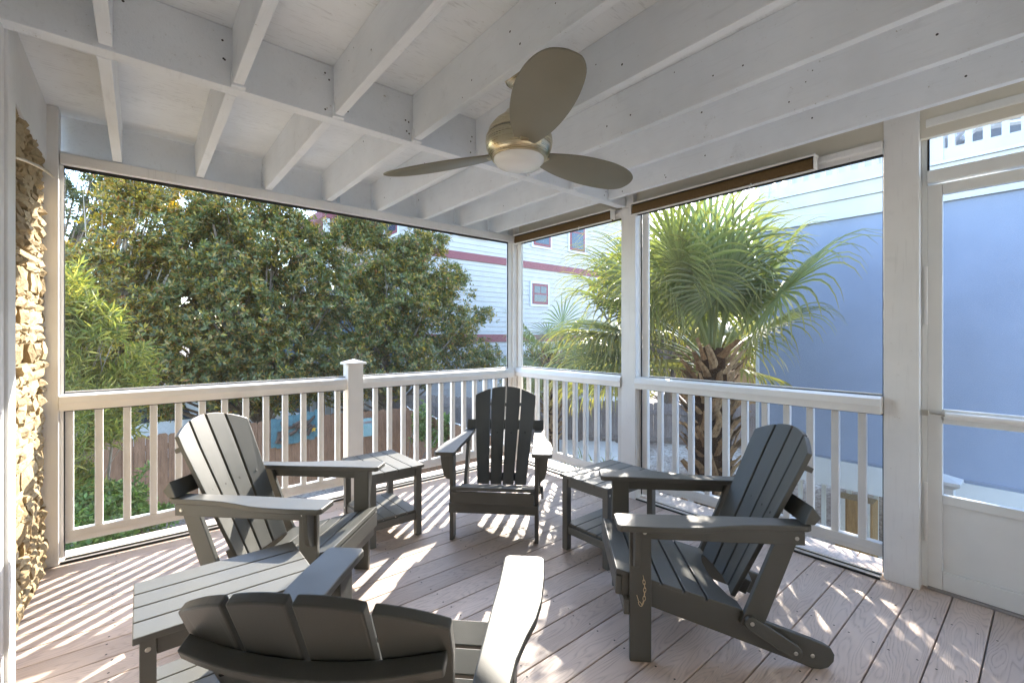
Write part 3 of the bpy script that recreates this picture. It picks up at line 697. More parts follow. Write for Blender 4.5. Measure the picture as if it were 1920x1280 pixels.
def text(body, size, mat, loc, par):
    cu = bpy.data.curves.new('lettering', 'FONT'); cu.body = body; cu.size = size; cu.align_x = 'CENTER'; cu.extrude = .002
    ob = bpy.data.objects.new('lettering_tmp', cu); COL.objects.link(ob); dg = bpy.context.evaluated_depsgraph_get(); dg.update()
    me = bpy.data.meshes.new_from_object(ob.evaluated_get(dg)); bpy.data.objects.remove(ob); me.materials.clear(); me.materials.append(M[mat])
    return link('lettering', me, par, loc, (R(90), 0, 0))
text('Welcome', .085, 'letter_red', (0, -.019, .075), sg); text('to the', .06, 'letter_teal', (0, -.019, -.01), sg)
MB().tube([(-.10, -.018, -.14), (0, -.018, -.13), (.10, -.018, -.14)], .004, 5).build('flourish', 'letter_teal', sg)

# ------------------------------------------------------------------ white shingled house beyond the trees
wh = thing('shingled_house', 'tall white shingled house with maroon bands and windows', 'house', (6.86, 13.2, 0))
HX, HYL, HT = 11.4, 8.0, 7.3
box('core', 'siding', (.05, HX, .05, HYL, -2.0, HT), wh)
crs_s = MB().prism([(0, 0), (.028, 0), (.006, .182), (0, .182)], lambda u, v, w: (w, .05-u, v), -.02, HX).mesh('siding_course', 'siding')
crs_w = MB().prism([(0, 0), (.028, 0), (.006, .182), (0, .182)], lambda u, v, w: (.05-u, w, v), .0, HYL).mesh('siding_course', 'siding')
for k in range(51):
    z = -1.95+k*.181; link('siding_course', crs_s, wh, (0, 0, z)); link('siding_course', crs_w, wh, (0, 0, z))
for z0, z1 in ((3.985, 4.25), (1.10, 1.375)):
    MB().box(-.01, HX, -.012, .045, z0, z1).build('band', 'maroon', wh); MB().box(-.012, .045, .046, HYL, z0, z1).build('band', 'maroon', wh)
def hwin(par, x0, x1, z0, z1, face='s', rows=2, cols=2):
    tr3 = .09
    def bx(n, m, a0, a1, d0, d1, b0, b1, p):
        return MB().box(a0, a1, -d1, -d0, b0, b1).build(n, m, p) if face == 's' else MB().box(-d1, -d0, a0, a1, b0, b1).build(n, m, p)
    w_ = bx('window', 'trim_grey', x0, x1, -.04, .02, z0, z1, par)
    bx('sash', 'maroon', x0+tr3, x1-tr3, .0205, .035, z0+tr3, z1-tr3, w_)
    gx0, gx1, gz0, gz1 = x0+tr3+.10, x1-tr3-.10, z0+tr3+.10, z1-tr3-.10; zm = (gz0+gz1)/2; xm = (gx0+gx1)/2
    for a, b, c_, d_ in ((gx0, xm-.015, zm+.03, gz1), (xm+.015, gx1, zm+.03, gz1), (gx0, gx1, gz0, zm-.03)): bx('pane', 'glass', a, b, .0355, .039, c_, d_, w_)
for x0, x1, z0, z1 in ((11.93, 13.05, 4.84, 6.65), (14.03, 15.15, 4.90, 6.65), (11.86, 12.90, 2.50, 3.50), (8.5, 9.75, 4.80, 6.5)): hwin(wh, x0-6.86, x1-6.86, z0, z1)
for y0, y1, z0, z1 in ((1.2, 2.3, 4.8, 6.4), (4.4, 5.5, 2.0, 3.4)): hwin(wh, y0, y1, z0, z1, 'w')
rf = MB().add([(-.6, -.6, HT), (HX+.6, -.6, HT), (HX+.6, HYL+.6, HT), (-.6, HYL+.6, HT), (2.2, 4, HT+.9), (HX-2.2, 4, HT+.9)], [(3, 2, 1, 0), (0, 1, 5, 4), (1, 2, 5), (2, 3, 4, 5), (3, 0, 4)]).build('roof', 'grey_wood_deck', wh)
# side porch of that house
MB().box(-2.0, -.03, 3.0, 7.4, 5.45, 5.75).build('porch_fascia', 'maroon', wh); MB().box(-1.95, -.03, 3.05, 7.35, 2.75, 2.95).build('porch_floor', 'fascia_white', wh)
for yy in (3.15, 5.2, 7.2): MB().box(-1.9, -1.72, yy-.09, yy+.09, -1.6, 5.449).build('porch_column', 'fascia_white', wh)
MB().box(-1.86, -1.78, 3.25, 7.1, 3.80, 3.87).build('porch_handrail', 'fascia_white', wh)
pb = MB().box(-1.84, -1.80, -.02, .02, 2.951, 3.80).mesh('porch_baluster', 'fascia_white')
for i in range(25): link('porch_baluster', pb, wh, (0, 3.35+i*.155, 0))

# ------------------------------------------------------------------ pale row seen between fence and tree: a low neighbour building
nb_ = thing('beach_cottage', 'low tan and blue cottage showing between the brown fence and tree crown', 'house', (2.6, 14.5, 0))
MB().box(0, 4.6, 0, 3, -1.7, .35).build('wall', 'fence_tan', nb_); MB().box(-.2, 4.8, -.3, 3.2, .36, .56).build('eave_board', 'fascia_white', nb_)
MB().box(-.2, 4.8, -.2, 3.2, .561, 2.2).build('upper_wall', 'paint_lightblue', nb_)
for i in range(7):
    w_ = MB().box(.15+i*.62, .55+i*.62, -.03, -.001, -1.2, .0).build('window', 'fascia_white', nb_)
    MB().box(.21+i*.62, .49+i*.62, -.036, -.031, -1.1, -.1).build('pane', 'glass', w_)
pf = thing('picket_fence', 'light blue pointed picket fence showing behind the brown fence', 'fence', (-.6, 12.2, 0))
pkm = MB().prism([(-.065, -1.6), (.065, -1.6), (.065, .26), (0, .36), (-.065, .26)], XZ, -.01, .01)
pkb = pkm.mesh('picket', 'paint_lightblue'); pkw = pkm.mesh('picket', 'fascia_white')
for i in range(36): link('picket', pkb if i < 26 else pkw, pf, (i*.175-.5, 0, 0))
MB().box(-.6, 5.8, .011, .05, -.3, -.2).build('fence_rail', 'fascia_white', pf)
# parked car peeking over the fence at the far left
cr = thing('parked_car', 'white car glimpsed over the brown fence near the bamboo', 'car', (-1.1, 12.9, -1.6))
MB().prism([(0, .30), (4.4, .30), (4.45, .75), (4.2, .98), (3.4, 1.05), (2.8, 1.62), (1.2, 1.66), (.5, 1.08), (.02, .95)], XZ, -.85, .85).build('body', 'car_paint', cr, .06, True)
for x0, x1 in ((.78, 1.9), (2.0, 2.95)): MB().prism([(x0, 1.1), (x1+.1, 1.1), (x1-.12, 1.54), (x0+.32, 1.56)], XZ, -.862, -.851).build('side_window', 'glass', cr)
for x in (.85, 3.5):
    wv = MB().lathe([(0, -.10), (.2, -.10), (.33, -.09), (.33, .09), (.2, .10), (0, .10)], n=20); wv.v = [(x+a, -.80+c_, .33+b) for a, b, c_ in wv.v]; wv.build('wheel', 'spline_black', cr, smooth=True)

# ------------------------------------------------------------------ blue neighbour house with roof deck
bh = thing('blue_house', 'blue stucco house with white fascia and roof deck next door', 'house', (6.0, 2.37, 0))
MB().box(0, 6, -9, 0, -.08, 2.60).build('stucco_wall', 'blue_stucco', bh)
MB().box(-.012, 0, -9, -.0, -.055, -.045).build('drip_groove', 'blue_stucco', bh)
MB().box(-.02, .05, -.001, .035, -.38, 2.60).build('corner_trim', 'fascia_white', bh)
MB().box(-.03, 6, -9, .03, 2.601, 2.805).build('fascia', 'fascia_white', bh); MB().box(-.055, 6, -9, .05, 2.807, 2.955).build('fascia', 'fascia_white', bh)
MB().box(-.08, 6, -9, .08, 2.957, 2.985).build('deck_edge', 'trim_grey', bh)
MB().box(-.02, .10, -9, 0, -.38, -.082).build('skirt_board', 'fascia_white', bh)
rl = thing('roof_deck_railing', 'white baluster railing round the roof deck of the blue house', 'railing', (6.02, 2.37, 2.935))
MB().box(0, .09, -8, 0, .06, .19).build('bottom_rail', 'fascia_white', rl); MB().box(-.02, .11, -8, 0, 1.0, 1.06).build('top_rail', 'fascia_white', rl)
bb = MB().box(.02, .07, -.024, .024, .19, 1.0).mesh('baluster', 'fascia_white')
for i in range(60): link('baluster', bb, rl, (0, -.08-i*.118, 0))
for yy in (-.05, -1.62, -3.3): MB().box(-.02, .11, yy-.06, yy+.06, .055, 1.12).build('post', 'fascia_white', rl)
uw = thing('upper_storey', 'white upper storey with sloping gable behind the roof deck railing', 'house', (8.6, 2.6, 2.986))
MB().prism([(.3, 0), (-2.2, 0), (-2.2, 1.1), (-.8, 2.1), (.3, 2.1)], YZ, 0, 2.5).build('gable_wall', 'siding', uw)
for i in range(14): MB().box(-.015, -.001, -2.1+i*.17, -2.08+i*.17, 0, 1.1).build('batten', 'fascia_white', uw)
MB().prism([(-2.4, 1.02), (-2.35, .95), (-.75, 2.10), (-.8, 2.18)], YZ, -.1, 2.6).build('rake_board', 'fascia_white', uw)
def deckchair(x, y, a, lab):
    o = thing('folding_chair', lab, 'chair', (x, y, 2.986), R(a), 'folding chairs on the roof deck')
    for s in (-.25, .25):
        MB().tube([(s, -.35, 0), (s, .35, .95)], .022, 6).build('frame_bar', 'lounge_grey', o); MB().tube([(s, .35, 0), (s, -.30, .60)], .022, 6).build('frame_bar', 'lounge_grey', o)
    MB().box(-.25, .25, -.3, .2, .42, .45).build('seat', 'lounge_grey', o); MB().prism([(.12, .5), (.15, .49), (.36, .97), (.33, .98)], YZ, -.25, .25).build('backrest', 'lounge_grey', o)
deckchair(6.75, .95, 70, 'grey folding chair on the roof deck behind the wide porch post'); deckchair(6.9, .35, 110, 'grey folding chair on the roof deck above the screen door')
um = thing('closed_umbrella', 'pale closed umbrella standing on the roof deck', 'umbrella', (7.0, -.02, 2.986))
MB().tube([(0, 0, 0), (0, 0, 2.4)], .02, 8).build('pole', 'fascia_white', um); MB().lathe([(.03, 2.35), (.10, 2.0), (.14, 1.2), (.10, .9), (.02, .9)], n=14).build('canopy', 'wall_cream', um, smooth=True)
# under-deck bits below the blue wall
wp = thing('deck_support_post', 'square wooden post with galvanised brackets under the blue house', 'post', (5.75, 1.27, -1.7))
MB().box(-.11, .11, -.11, .11, 0, 1.32).build('timber', 'post_wood', wp, .006)
MB().box(-.118, -.1105, -.09, -.01, .85, 1.32).build('bracket', 'galv', wp); MB().box(-.13, .1, .1105, .20, .78, 1.32).build('side_timber', 'post_wood', wp, .004); MB().box(-.138, -.1305, .112, .19, .95, 1.32).build('bracket', 'galv', wp)
lr = thing('ground_railing', 'low white railing on the landing under the blue house', 'railing', (6.35, 1.0, -1.15))
MB().box(-.03, .03, -.9, 1.2, .82, .88).build('handrail', 'fascia_white', lr); MB().box(-.03, .03, -.9, 1.2, .05, .11).build('bottom_rail', 'fascia_white', lr)
lb = MB().box(-.02, .02, -.02, .02, .11, .82).mesh('baluster', 'fascia_white')
for i in range(17): link('baluster', lb, lr, (0, -.85+i*.125, 0))
la = thing('stair_landing', 'white painted steps and landing below the blue house wall', 'stairs', (5.2, .9, -1.7))
MB().box(0, 1.3, -1.4, .5, 0, .52).build('landing', 'fascia_white', la, .01)
MB().box(-.32, -.001, -1.1, .4, 0, .36).build('step', 'fascia_white', la, .01); MB().box(-.64, -.321, -1.1, .4, 0, .18).build('step', 'fascia_white', la, .01)
MB().prism([(-1.3, .521), (-.5, .521), (-.5, .80), (-.9, 1.05), (-1.3, .82)], YZ, .6, 1.2).build('planter_box', 'fascia_white', la, .01)
np_ = thing('stair_newel', 'white newel post with flat cap outside the screen door', 'newel post', (4.13, .47, -1.6))
MB().box(-.05, .05, -.05, .05, 0, 1.90).build('shaft', 'fascia_white', np_, .004)
MB().add([(-.05, -.05, 1.90), (.05, -.05, 1.90), (.05, .05, 1.90), (-.05, .05, 1.90), (-.085, -.085, 1.93), (.085, -.085, 1.93), (.085, .085, 1.93), (-.085, .085, 1.93), (-.085, -.085, 1.95), (.085, -.085, 1.95), (.085, .085, 1.95), (-.085, .085, 1.95), (0, 0, 1.985)],
         [(0, 1, 5, 4), (1, 2, 6, 5), (2, 3, 7, 6), (3, 0, 4, 7), (4, 5, 9, 8), (5, 6, 10, 9), (6, 7, 11, 10), (7, 4, 8, 11), (8, 9, 12), (9, 10, 12), (10, 11, 12), (11, 8, 12)]).build('cap', 'fascia_white', np_)
sp = MB(); cc = at_d(1065, 845, 9.3)
ring = [(cc.x+1.5*math.cos(q*.35)*(1+.15*math.sin(q*2.1)), cc.y+1.0*math.sin(q*.35)*(1+.15*math.cos(q*1.7))) for q in range(18)]
sp.add([(cc.x, cc.y, gh(cc.x, cc.y)+.16)]+[(x, y, gh(x, y)+.02) for x, y in ring], [(0, i+1, (i+1) % 18+1) for i in range(18)])
tag(sp.build('sand_patch', 'sand', smooth=True), kind='structure')

# ------------------------------------------------------------------ trees and plants
def pick_cols(n, pal, wts, var=.25):
    pal = np.array(pal); idx = RNG.choice(len(pal), n, p=np.array(wts)/sum(wts)); c = pal[idx]*(1+RNG.uniform(-var, var, (n, 1)))
    return np.clip(c, 0, 1)
def tree(label, base, blobs, n_whorl, leaf, pal, wts, mat='leaf_glossy', bark='bark', group=None, per=7, name='evergreen_tree', trunk_r=.13, limb_n=60, gap=.35, spread=1.0, trunks=1):
    """blobs: (center, rx, ry, rz); leaves stand in whorls round twig tips inside the blobs"""
    base = Vector(base); o = thing(name, label, 'tree', base, 0, group)
    vol = np.array([b[1]*b[2]*b[3] for b in blobs])**.8; cnt = (vol/vol.sum()*n_whorl).astype(int)
    P = []; Nn = []
    for (c, rx, ry, rz), k in zip(blobs, cnt):
        d = RNG.normal(size=(k, 3)); d /= np.linalg.norm(d, axis=1, keepdims=True)
        r = RNG.uniform(0, 1, (k, 1))**.30*RNG.uniform(.86, 1.10, (k, 1))
        lob = 1+.16*np.sin(d[:, :1]*7+c[0])*np.cos(d[:, 2:]*6+c[2]*3)+.10*np.sin(d[:, 1:2]*11+d[:, 2:]*9)
        p = d*r*lob*np.array([rx, ry, rz])+np.array(c); P.append(p); Nn.append(d)
    P = np.concatenate(P); Nn = np.concatenate(Nn)
    # carve gaps so that sky and house show through
    g = np.sin(P[:, 0]*3.1+1.3)*np.sin(P[:, 1]*2.7+.4)*np.sin(P[:, 2]*3.7+2.0)+.5*np.sin(P[:, 0]*7.3)*np.sin(P[:, 2]*6.7+1)
    keep = g > -gap; P, Nn = P[keep], Nn[keep]
    n = len(P); tw = Nn*.6+RNG.normal(size=(n, 3))*.45+np.array([0, 0, .45]); tw /= np.linalg.norm(tw, axis=1, keepdims=True)
    a = np.cross(tw, RNG.normal(size=(n, 3))); a /= np.linalg.norm(a, axis=1, keepdims=True); b = np.cross(tw, a)
    pos = []; dr_ = []; nr = []
    for k in range(per):
        w = 2*math.pi*k/per+RNG.uniform(-.4, .4, (n, 1)); e = RNG.uniform(.15, .95, (n, 1))*spread
        rad = a*np.cos(w)+b*np.sin(w); dd = rad*np.cos(1-e*.6)+tw*(.25+.5*e)
        pos.append(P-tw*RNG.uniform(0, .09, (n, 1))*leaf[0]/.1+rad*.006); dr_.append(dd); nr.append(tw-rad*.4+RNG.normal(size=(n, 3))*.25)
    pos, dr_, nr = map(np.concatenate, (pos, dr_, nr)); m = len(pos)
    L = RNG.uniform(.7, 1.25, m)*leaf[0]; Wd = L*leaf[1]*RNG.uniform(.8, 1.2, m)
    me = leaf_mesh('crown', pos-np.array(base), dr_, nr, L, Wd, pick_cols(m, pal, wts), mat, .18, .10)
    link('crown', me, o)
    tk = MB(); topz = max(b_[0][2] for b_ in blobs)
    cxy = np.mean([b_[0] for b_ in blobs], axis=0)
    for q in range(trunks):
        bx, by = random.uniform(-.5, .5)*(trunks > 1), random.uniform(-.3, .3)*(trunks > 1)
        tip = Vector(blobs[q % len(blobs)][0])-base+Vector((0, 0, blobs[q % len(blobs)][3]*.55))
        pl = [Vector((bx, by, -.1)), Vector((bx*.9, by, .7)), Vector((bx, by, .7)).lerp(tip, .5)+Vector((random.uniform(-.1, .1), 0, 0)), tip]
        tk.tube(pl, [trunk_r, trunk_r*.8, trunk_r*.5, trunk_r*.15], 8)
    tk.build('trunk', bark, o, smooth=True)
    lm = MB(); ids = RNG.choice(n, min(n, limb_n), replace=False)
    for i in ids:
        q = Vector(P[i])-base; s0 = Vector((q.x*.25, q.y*.25, max(.5, q.z*.55))); md = s0.lerp(q, .55)+Vector((0, 0, -.08*q.length*.3))
        lm.tube([s0, md, q], [trunk_r*.28, trunk_r*.15, .004], 5)
    lm.build('limbs', bark, o, smooth=True)
    return o
GLOSSY = [(.056, .082, .026), (.090, .115, .036), (.135, .150, .050), (.26, .19, .055), (.34, .27, .045), (.26, .12, .04)]
def blob(px, py, Y, rx, rz, ry=None): c = at_y(px, py, Y); return ((c.x, c.y, c.z), rx, ry or rx*.8, rz)
G = 'evergreen trees beyond the brown fence'
tree('dark glossy evergreen tree rising behind the teal driftwood panel', (1.9, 10.2, GZ),
     [blob(430, 600, 10.2, 1.5, 1.25), blob(400, 480, 10.3, 1.2, 1.1), blob(520, 520, 10.4, 1.1, 1.1), blob(345, 690, 9.9, 1.2, .8), blob(480, 700, 9.8, 1.2, .75), blob(430, 400, 10.5, .8, .8), blob(520, 430, 10.6, .55, .75)],
     13500, (.098, .37), GLOSSY, [.18, .28, .24, .21, .06, .03], group=G, trunks=3)
tree('dark glossy evergreen tree beside the shingled house, its crown tapering down to the corner post', (4.9, 10.6, GZ),
     [blob(640, 570, 10.5, 1.35, 1.2), blob(740, 560, 10.7, 1.2, 1.1), blob(620, 690, 10.0, 1.3, .8), blob(740, 680, 10.3, 1.3, .8), blob(835, 610, 10.8, .95, .85), blob(880, 670, 10.8, 1.0, .62), blob(665, 440, 10.8, .50, .60), blob(735, 445, 10.9, .50, .55), blob(820, 455, 10.9, .42, .50), blob(800, 520, 10.9, .95, .85), blob(845, 540, 11, .7, .7), blob(905, 600, 11, .5, .45), blob(590, 480, 10.6, .75, .75), blob(690, 490, 10.8, .85, .7), blob(765, 500, 10.9, .8, .65), blob(625, 430, 10.9, .55, .6), blob(705, 430, 10.9, .6, .6), blob(775, 450, 10.9, .55, .5), blob(560, 430, 10.7, .5, .55)],
     17000, (.098, .36), GLOSSY, [.20, .28, .26, .20, .04, .02], group=G, trunks=4, gap=.30)
tree('sun-yellowed evergreen tree with pale bare twigs beside the bamboo', (-.55, 10.4, GZ),
     [blob(215, 560, 10.4, 1.25, 1.0), blob(250, 650, 10.1, 1.3, .9), blob(170, 650, 10.0, 1.0, .9), blob(265, 430, 10.6, .75, .95), blob(320, 390, 10.7, .65, .75), blob(240, 360, 10.8, .5, .5), blob(330, 520, 10.5, .8, .8), blob(165, 500, 10.5, .55, .5)],
     8000, (.098, .36), GLOSSY, [.08, .14, .20, .20, .34, .04], bark='bark_pale', group=G, trunks=3, gap=.32, limb_n=110)
FAR = [(.07, .085, .05), (.10, .11, .06), (.055, .07, .045)]
tree('tall feathery oak far behind at the sky gap beside the stone wall', (-2.4, 19.5, GZ),
     [blob(170, 380, 20, 1.5, 1.3), blob(215, 440, 20, 1.5, 1.2), blob(150, 330, 20, 1.0, .9), blob(235, 360, 20.5, 1.0, 1.0)], 2600, (.13, .35), FAR, [.4, .3, .3], 'leaf_soft', 'bark', name='oak_tree', gap=.02, trunk_r=.2, per=6)
tree('large spreading oak far behind the evergreen trees', (2.2, 21.0, GZ),
     [blob(390, 400, 21, 1.9, 1.6), blob(450, 360, 21.5, 1.8, 1.6), blob(350, 350, 21, 1.4, 1.2), blob(560, 420, 22, 1.6, 1.3)], 3000, (.14, .35), FAR, [.4, .3, .3], 'leaf_soft', 'bark', name='oak_tree', gap=.05, trunk_r=.22, per=6)
BAM = [(.17, .20, .06), (.23, .24, .075), (.11, .15, .05), (.32, .29, .10)]
bt_ = tree('feathery light green bamboo clump beside the stone wall', (-.75, 6.1, GZ),
     [blob(165, 640, 6.1, .50, .55), blob(150, 740, 5.9, .45, .5), blob(185, 690, 6.2, .48, .45), blob(140, 570, 6.2, .42, .40), blob(150, 850, 5.7, .36, .5), blob(195, 790, 6.0, .30, .35), blob(215, 640, 6.4, .32, .35)],
     3000, (.12, .12), BAM, [.3, .3, .25, .15], 'leaf_soft', 'bark_pale', name='bamboo_clump', trunk_r=.022, per=6, limb_n=90, gap=.10, trunks=6, spread=.8)
IVY = [(.10, .17, .05), (.15, .23, .08), (.07, .13, .04), (.22, .28, .12)]
tree('low leafy shrub under the bamboo', (-.15, 5.9, GZ), [blob(205, 930, 5.9, .45, .35), blob(260, 960, 6.1, .40, .28), blob(160, 985, 5.5, .40, .35), blob(215, 880, 6.1, .22, .30)], 1900, (.055, .5), IVY, [.35, .3, .2, .15], 'leaf_soft', 'bark', name='leafy_shrub', trunk_r=.02, per=6, trunks=3, limb_n=40)['category'] = 'shrub'
tree('leafy vine shrub climbing in front of the string light fence', (3.95, 6.9, GZ), [blob(790, 800, 7.6, .20, .5), blob(822, 840, 7.2, .30, .35), blob(835, 800, 7.0, .16, .3)], 420, (.07, .5), IVY, [.35, .3, .2, .15], 'leaf_soft', 'bark', name='leafy_shrub', trunk_r=.015, per=6, trunks=3, limb_n=20)['category'] = 'shrub'
# ivy carpet on the ground by the wall
n = 9000; px = RNG.uniform(-1.2, 1.6, n); py = RNG.uniform(3.95, 6.6, n); kp = (px+(py-4)*.25) < 1.1+RNG.normal(size=n)*.2; px, py = px[kp], py[kp]; n = len(px)
pz = GZ+RNG.uniform(0, .22, n); dd = RNG.normal(size=(n, 3)); dd[:, 2] = np.abs(dd[:, 2])*.3+.1
ivy = link('ground_ivy', leaf_mesh('ground_ivy', np.stack([px, py, pz], 1), dd, np.tile([0, 0, 1.], (n, 1))+RNG.normal(size=(n, 3))*.4, RNG.uniform(.05, .09, n), RNG.uniform(.03, .05, n), pick_cols(n, IVY, [.35, .3, .2, .15]), 'leaf_soft'))
tag(ivy, 'green ivy carpet on the ground below the railing by the stone wall', 'ivy', kind='stuff')

# ------------------------------------------------------------------ palms
def frond_mesh(az, el, pet, fan, age, seed, nseg=38):
    """fan leaf: petiole, then folded segments that droop at the tips"""
    rr = random.Random(seed); V = []; Fc = []; C = []
    h = Vector((math.cos(az), math.sin(az), 0)); g = Vector((0, 0, -1))
    d0 = h*math.cos(el)+Vector((0, 0, math.sin(el))); side = h.cross(Vector((0, 0, 1))).normalized()
    pts = []; p = h*.06; d = d0.copy(); n = 7
    for i in range(n+1): pts.append(p.copy()); p = p+d*(pet/n); d = (d+g*(.055+.05*age)).normalized()
    green = Vector((.155, .19, .08)); old = Vector((.27, .25, .08)); col = green.lerp(old, max(0, age-.35)*.9)*rr.uniform(.8, 1.2)
    pc = col.lerp(Vector((.30, .34, .12)), .4)
    nv = 0
    for i, q in enumerate(pts):
        t_ = (pts[min(i+1, n)]-pts[max(i-1, 0)]).normalized(); up = side.cross(t_); w = .024*(1-.55*i/n)
        for a in (side*w+up*.006, up*-.010, side*-w+up*.006): V.append(q+a); C.append(pc)
        if i:
            b = nv-3
            for k in range(2): Fc.append((b+k, b+k+1, nv+k+1, nv+k))
            Fc.append((b+2, b, nv, nv+2))
        nv += 3
    hub = pts[-1]; t_ = (pts[-1]-pts[-2]).normalized(); side = (side+Vector((rr.uniform(-.4, .4), rr.uniform(-.4, .4), rr.uniform(-.5, .5)))).normalized(); side = (side-t_*side.dot(t_)).normalized(); up = side.cross(t_)
    for s in range(nseg):
        f = -1+2*(s+.5)/nseg; an = f*R(142); dirv = (t_*math.cos(an)+side*math.sin(an)+up*(.20*(1-abs(f))-.10)).normalized()
        root = hub+t_*(.16*(1-abs(f))**1.0-.02)
        L = fan*(1-.30*abs(f)**2)*rr.uniform(.88, 1.08); wid = .0118*rr.uniform(.8, 1.2)
        dr2 = (.75+.45*age+.75*rr.random())*L; N = 8; sv = dirv.cross(up).normalized(); cc_ = col*rr.uniform(.8, 1.25); tipc = cc_.lerp(Vector((.42, .32, .08)), .35+.4*age)
        b0 = nv; pp = root.copy(); dv = dirv.copy()
        for i in range(N+1):
            k = i/N; w = wid*(.35+1.0*min(1, k*3))*(1-max(0, k-.45)/.55)**.9+.0012
            upv = sv.cross(dv).normalized()
            V.append(pp+sv*w+upv*w*.5); V.append(pp.copy()); V.append(pp-sv*w+upv*w*.5); cl_ = cc_.lerp(tipc, max(0, k-.55)*2)
            C += [cl_]*3
            if i:
                b = nv-3; Fc.append((b, b+1, nv+1, nv)); Fc.append((b+1, b+2, nv+2, nv+1))
            nv += 3; pp = pp+dv*(L/N); dv = (dv+g*(dr2/L)*(.03+1.25*max(0, k-.30)**.9)*.80).normalized()
    me = bpy.data.meshes.new('frond'); me.from_pydata([tuple(v) for v in V], [], Fc); me.update()
    a = me.attributes.new('Col', 'FLOAT_COLOR', 'POINT'); a.data.foreach_set('color', np.array([[*c, 1] for c in C], dtype=np.float32).reshape(-1))
    me.materials.append(M['leaf_palm']); return me
boots = []
for i in range(4):
    rr = random.Random(40+i); b = MB(); w0, w1, ln = .050+rr.uniform(-.01, .012), .026, .20+rr.uniform(-.05, .06)
    P_ = []
    for k in range(5):
        q = k/4; w = w0*(1-q)+w1*q; out = .015+.135*q**1.15; z_ = q*ln; th = .022*(1-.5*q)
        jj = rr.uniform(-.008, .008); P_ += [(out, -w+jj, z_+rr.uniform(-.012, .012)), (out+th, -w*.4+jj, z_), (out+th, w*.4+jj, z_), (out, w+jj, z_+rr.uniform(-.02, .02))]
    fs = []
    for k in range(4):
        for j in range(4): fs.append((k*4+j, k*4+(j+1) % 4, (k+1)*4+(j+1) % 4, (k+1)*4+j))
    fs += [(3, 2, 1, 0), (16, 17, 18, 19)]
    boots.append(b.add(P_, fs).mesh('boot', 'boot'))
def palm(label, base, z_top, r, fronds, scale=1, boots_from=None, seed=0, nseg=38):
    o = thing('palm_tree', label, 'tree', base); H_ = z_top-base[2]
    MB().tube([(0, 0, -.1), (.02, 0, H_*.4), (0, .02, H_*.8), (0, 0, H_+.10)], [r*1.05, r, r*1.0, r*.55], 14).build('trunk', 'palm_core', o, smooth=True)
    rr = random.Random(seed); z_ = boots_from; k = 0
    while z_ < H_+.02:
        a = k*2.39996; f_ = max(.7, min(1, (H_-z_)/.3+.5))
        link('boot', rr.choice(boots), o, ((r-.03)*math.cos(a), (r-.03)*math.sin(a), z_), (rr.uniform(-.45, .45), rr.uniform(-.05, .30), a+rr.uniform(-.3, .3)), (rr.uniform(.8, 1.15)*scale,)*2+(rr.uniform(.85, 1.15)*scale,))
        z_ += .0125*scale; k += 1
    for i, (az, el, pet, fan, age) in enumerate(fronds):
        for _try in range(16):           # keep every leaf outside the screens
            fm = frond_mesh(az, el, pet, fan, age, seed*100+i, nseg)
            if base[0]+min(v.co.x for v in fm.vertices) > 3.24: break
            dgr = math.degrees(az) % 360; az += R(9 if dgr > 180 else -9) if 90 < dgr < 270 else 0; el += R(2)
        link('frond', fm, o, (0, 0, H_-.02-.16*age+.06*(1-age)))
    return o
PB = at_d(1337, 640, 4.55)
fr1 = []
rr = random.Random(5)
N_F = 33
for i in range(N_F):
    q = i/(N_F-1); az = i*2.39996+1.0; el = R(86-74*q**1.1+rr.uniform(-7, 7))
    da = abs((az-R(205)+math.pi) % (2*math.pi)-math.pi)
    if q > .38 and da < R(62): continue
    if q > .5 and abs((az-R(300)+math.pi) % (2*math.pi)-math.pi) < R(50): continue
    fr1.append((az, el, (.92-.10*q)*rr.uniform(.65, 1.2), (.90-.05*q)*rr.uniform(.85, 1.1), q))
fr1 = [(a, e, p_*(.78 if abs((a-R(320)+math.pi) % (2*math.pi)-math.pi) < R(55) else 1), f_, q) for a, e, p_, f_, q in fr1]
for a, e, p_, f_, q in ((128, 48, .95, 1.0, .15), (150, 36, 1.0, 1.0, .25), (165, 52, .9, .95, .2), (138, 22, .95, .95, .4), (118, 30, .9, .95, .35), (155, 12, .85, .9, .55), (175, 66, .9, .95, .1), (98, 40, 1.0, 1.0, .2), (108, 20, 1.0, 1.0, .35), (112, 55, .95, 1.0, .15), (102, 6, .9, .95, .5)):
    fr1.append((R(a), R(e), p_, f_, q))
palm('large fan palm with shaggy boot-covered trunk beside the blue house', (PB.x, PB.y, GZ+.1), 1.09, .178, fr1, 1.0, .55, 3)
PB2 = at_d(1035, 640, 9.4)
fr2 = []
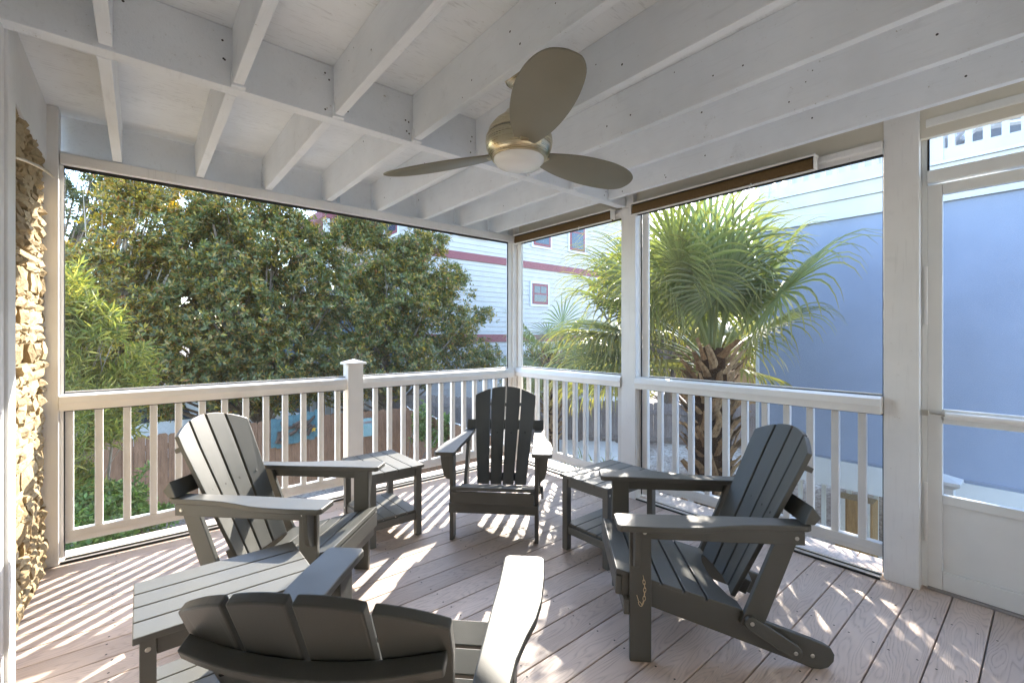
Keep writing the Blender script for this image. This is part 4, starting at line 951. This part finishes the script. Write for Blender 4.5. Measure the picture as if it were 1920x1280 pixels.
for i in range(18):
    q = i/17; fr2.append((i*2.39996, R(70-95*q+rr.uniform(-8, 8)), .6*rr.uniform(.85, 1.1), .75*rr.uniform(.9, 1.1), q))
p2_ = palm('smaller dark fan palm standing by the weathered grey fence', (PB2.x, PB2.y, gh(PB2.x, PB2.y)), .85, .14, fr2, .9, .4, 8, 26)
PB3 = at_d(1125, 900, 6.6)
fr3 = [(i*2.39996, R(82-35*(i/15)), .55*rr.uniform(.8, 1.1), .62*rr.uniform(.9, 1.1), .05) for i in range(16)]
o = thing('palmetto', 'bright green palmetto clump sprouting from the ground behind the side railing', 'plant', (PB3.x, PB3.y, GZ+.05))
for i, f_ in enumerate(fr3): link('frond', frond_mesh(f_[0], f_[1], f_[2], f_[3], f_[4], 900+i, 18), o)

# ------------------------------------------------------------------ backlit greenery behind the palm
YEL = [(.16, .19, .04), (.24, .25, .05), (.10, .14, .035), (.34, .29, .06)]
tree('loose yellow-green tree behind the tan plank fence', (11.6, 6.2, GZ), [blob(1250, 640, 6.4, 1.3, 1.0), blob(1330, 600, 5.6, 1.2, 1.1), blob(1390, 640, 4.6, 1.0, 1.0), blob(1270, 540, 6.6, .9, .8), blob(1200, 690, 7.4, 1.2, .8)], 3000, (.13, .3), YEL, [.3, .3, .2, .2], 'leaf_soft', 'bark', trunks=3, gap=.3, trunk_r=.09)
tree('dense green hedge tree past the weathered grey fence', (9.5, 10.5, GZ), [blob(1010, 690, 10.4, 1.4, .8), blob(1110, 690, 9.6, 1.4, .9), blob(1160, 660, 9.0, 1.0, .8)], 2200, (.12, .32), GLOSSY, [.2, .3, .3, .15, .03, .02], trunks=3, gap=.5, trunk_r=.09)

tree('tall hazy olive tree rising beyond the palm crown', (9.6, 6.0, GZ), [((9.4, 5.9, 3.0), 1.1, 1.0, .95), ((9.9, 5.0, 2.8), .95, .9, .9), ((9.0, 6.6, 2.6), .9, .9, .8)], 2600, (.11, .34), YEL, [.35, .2, .35, .1], 'leaf_soft', 'bark', trunks=2, gap=.45, trunk_r=.12)
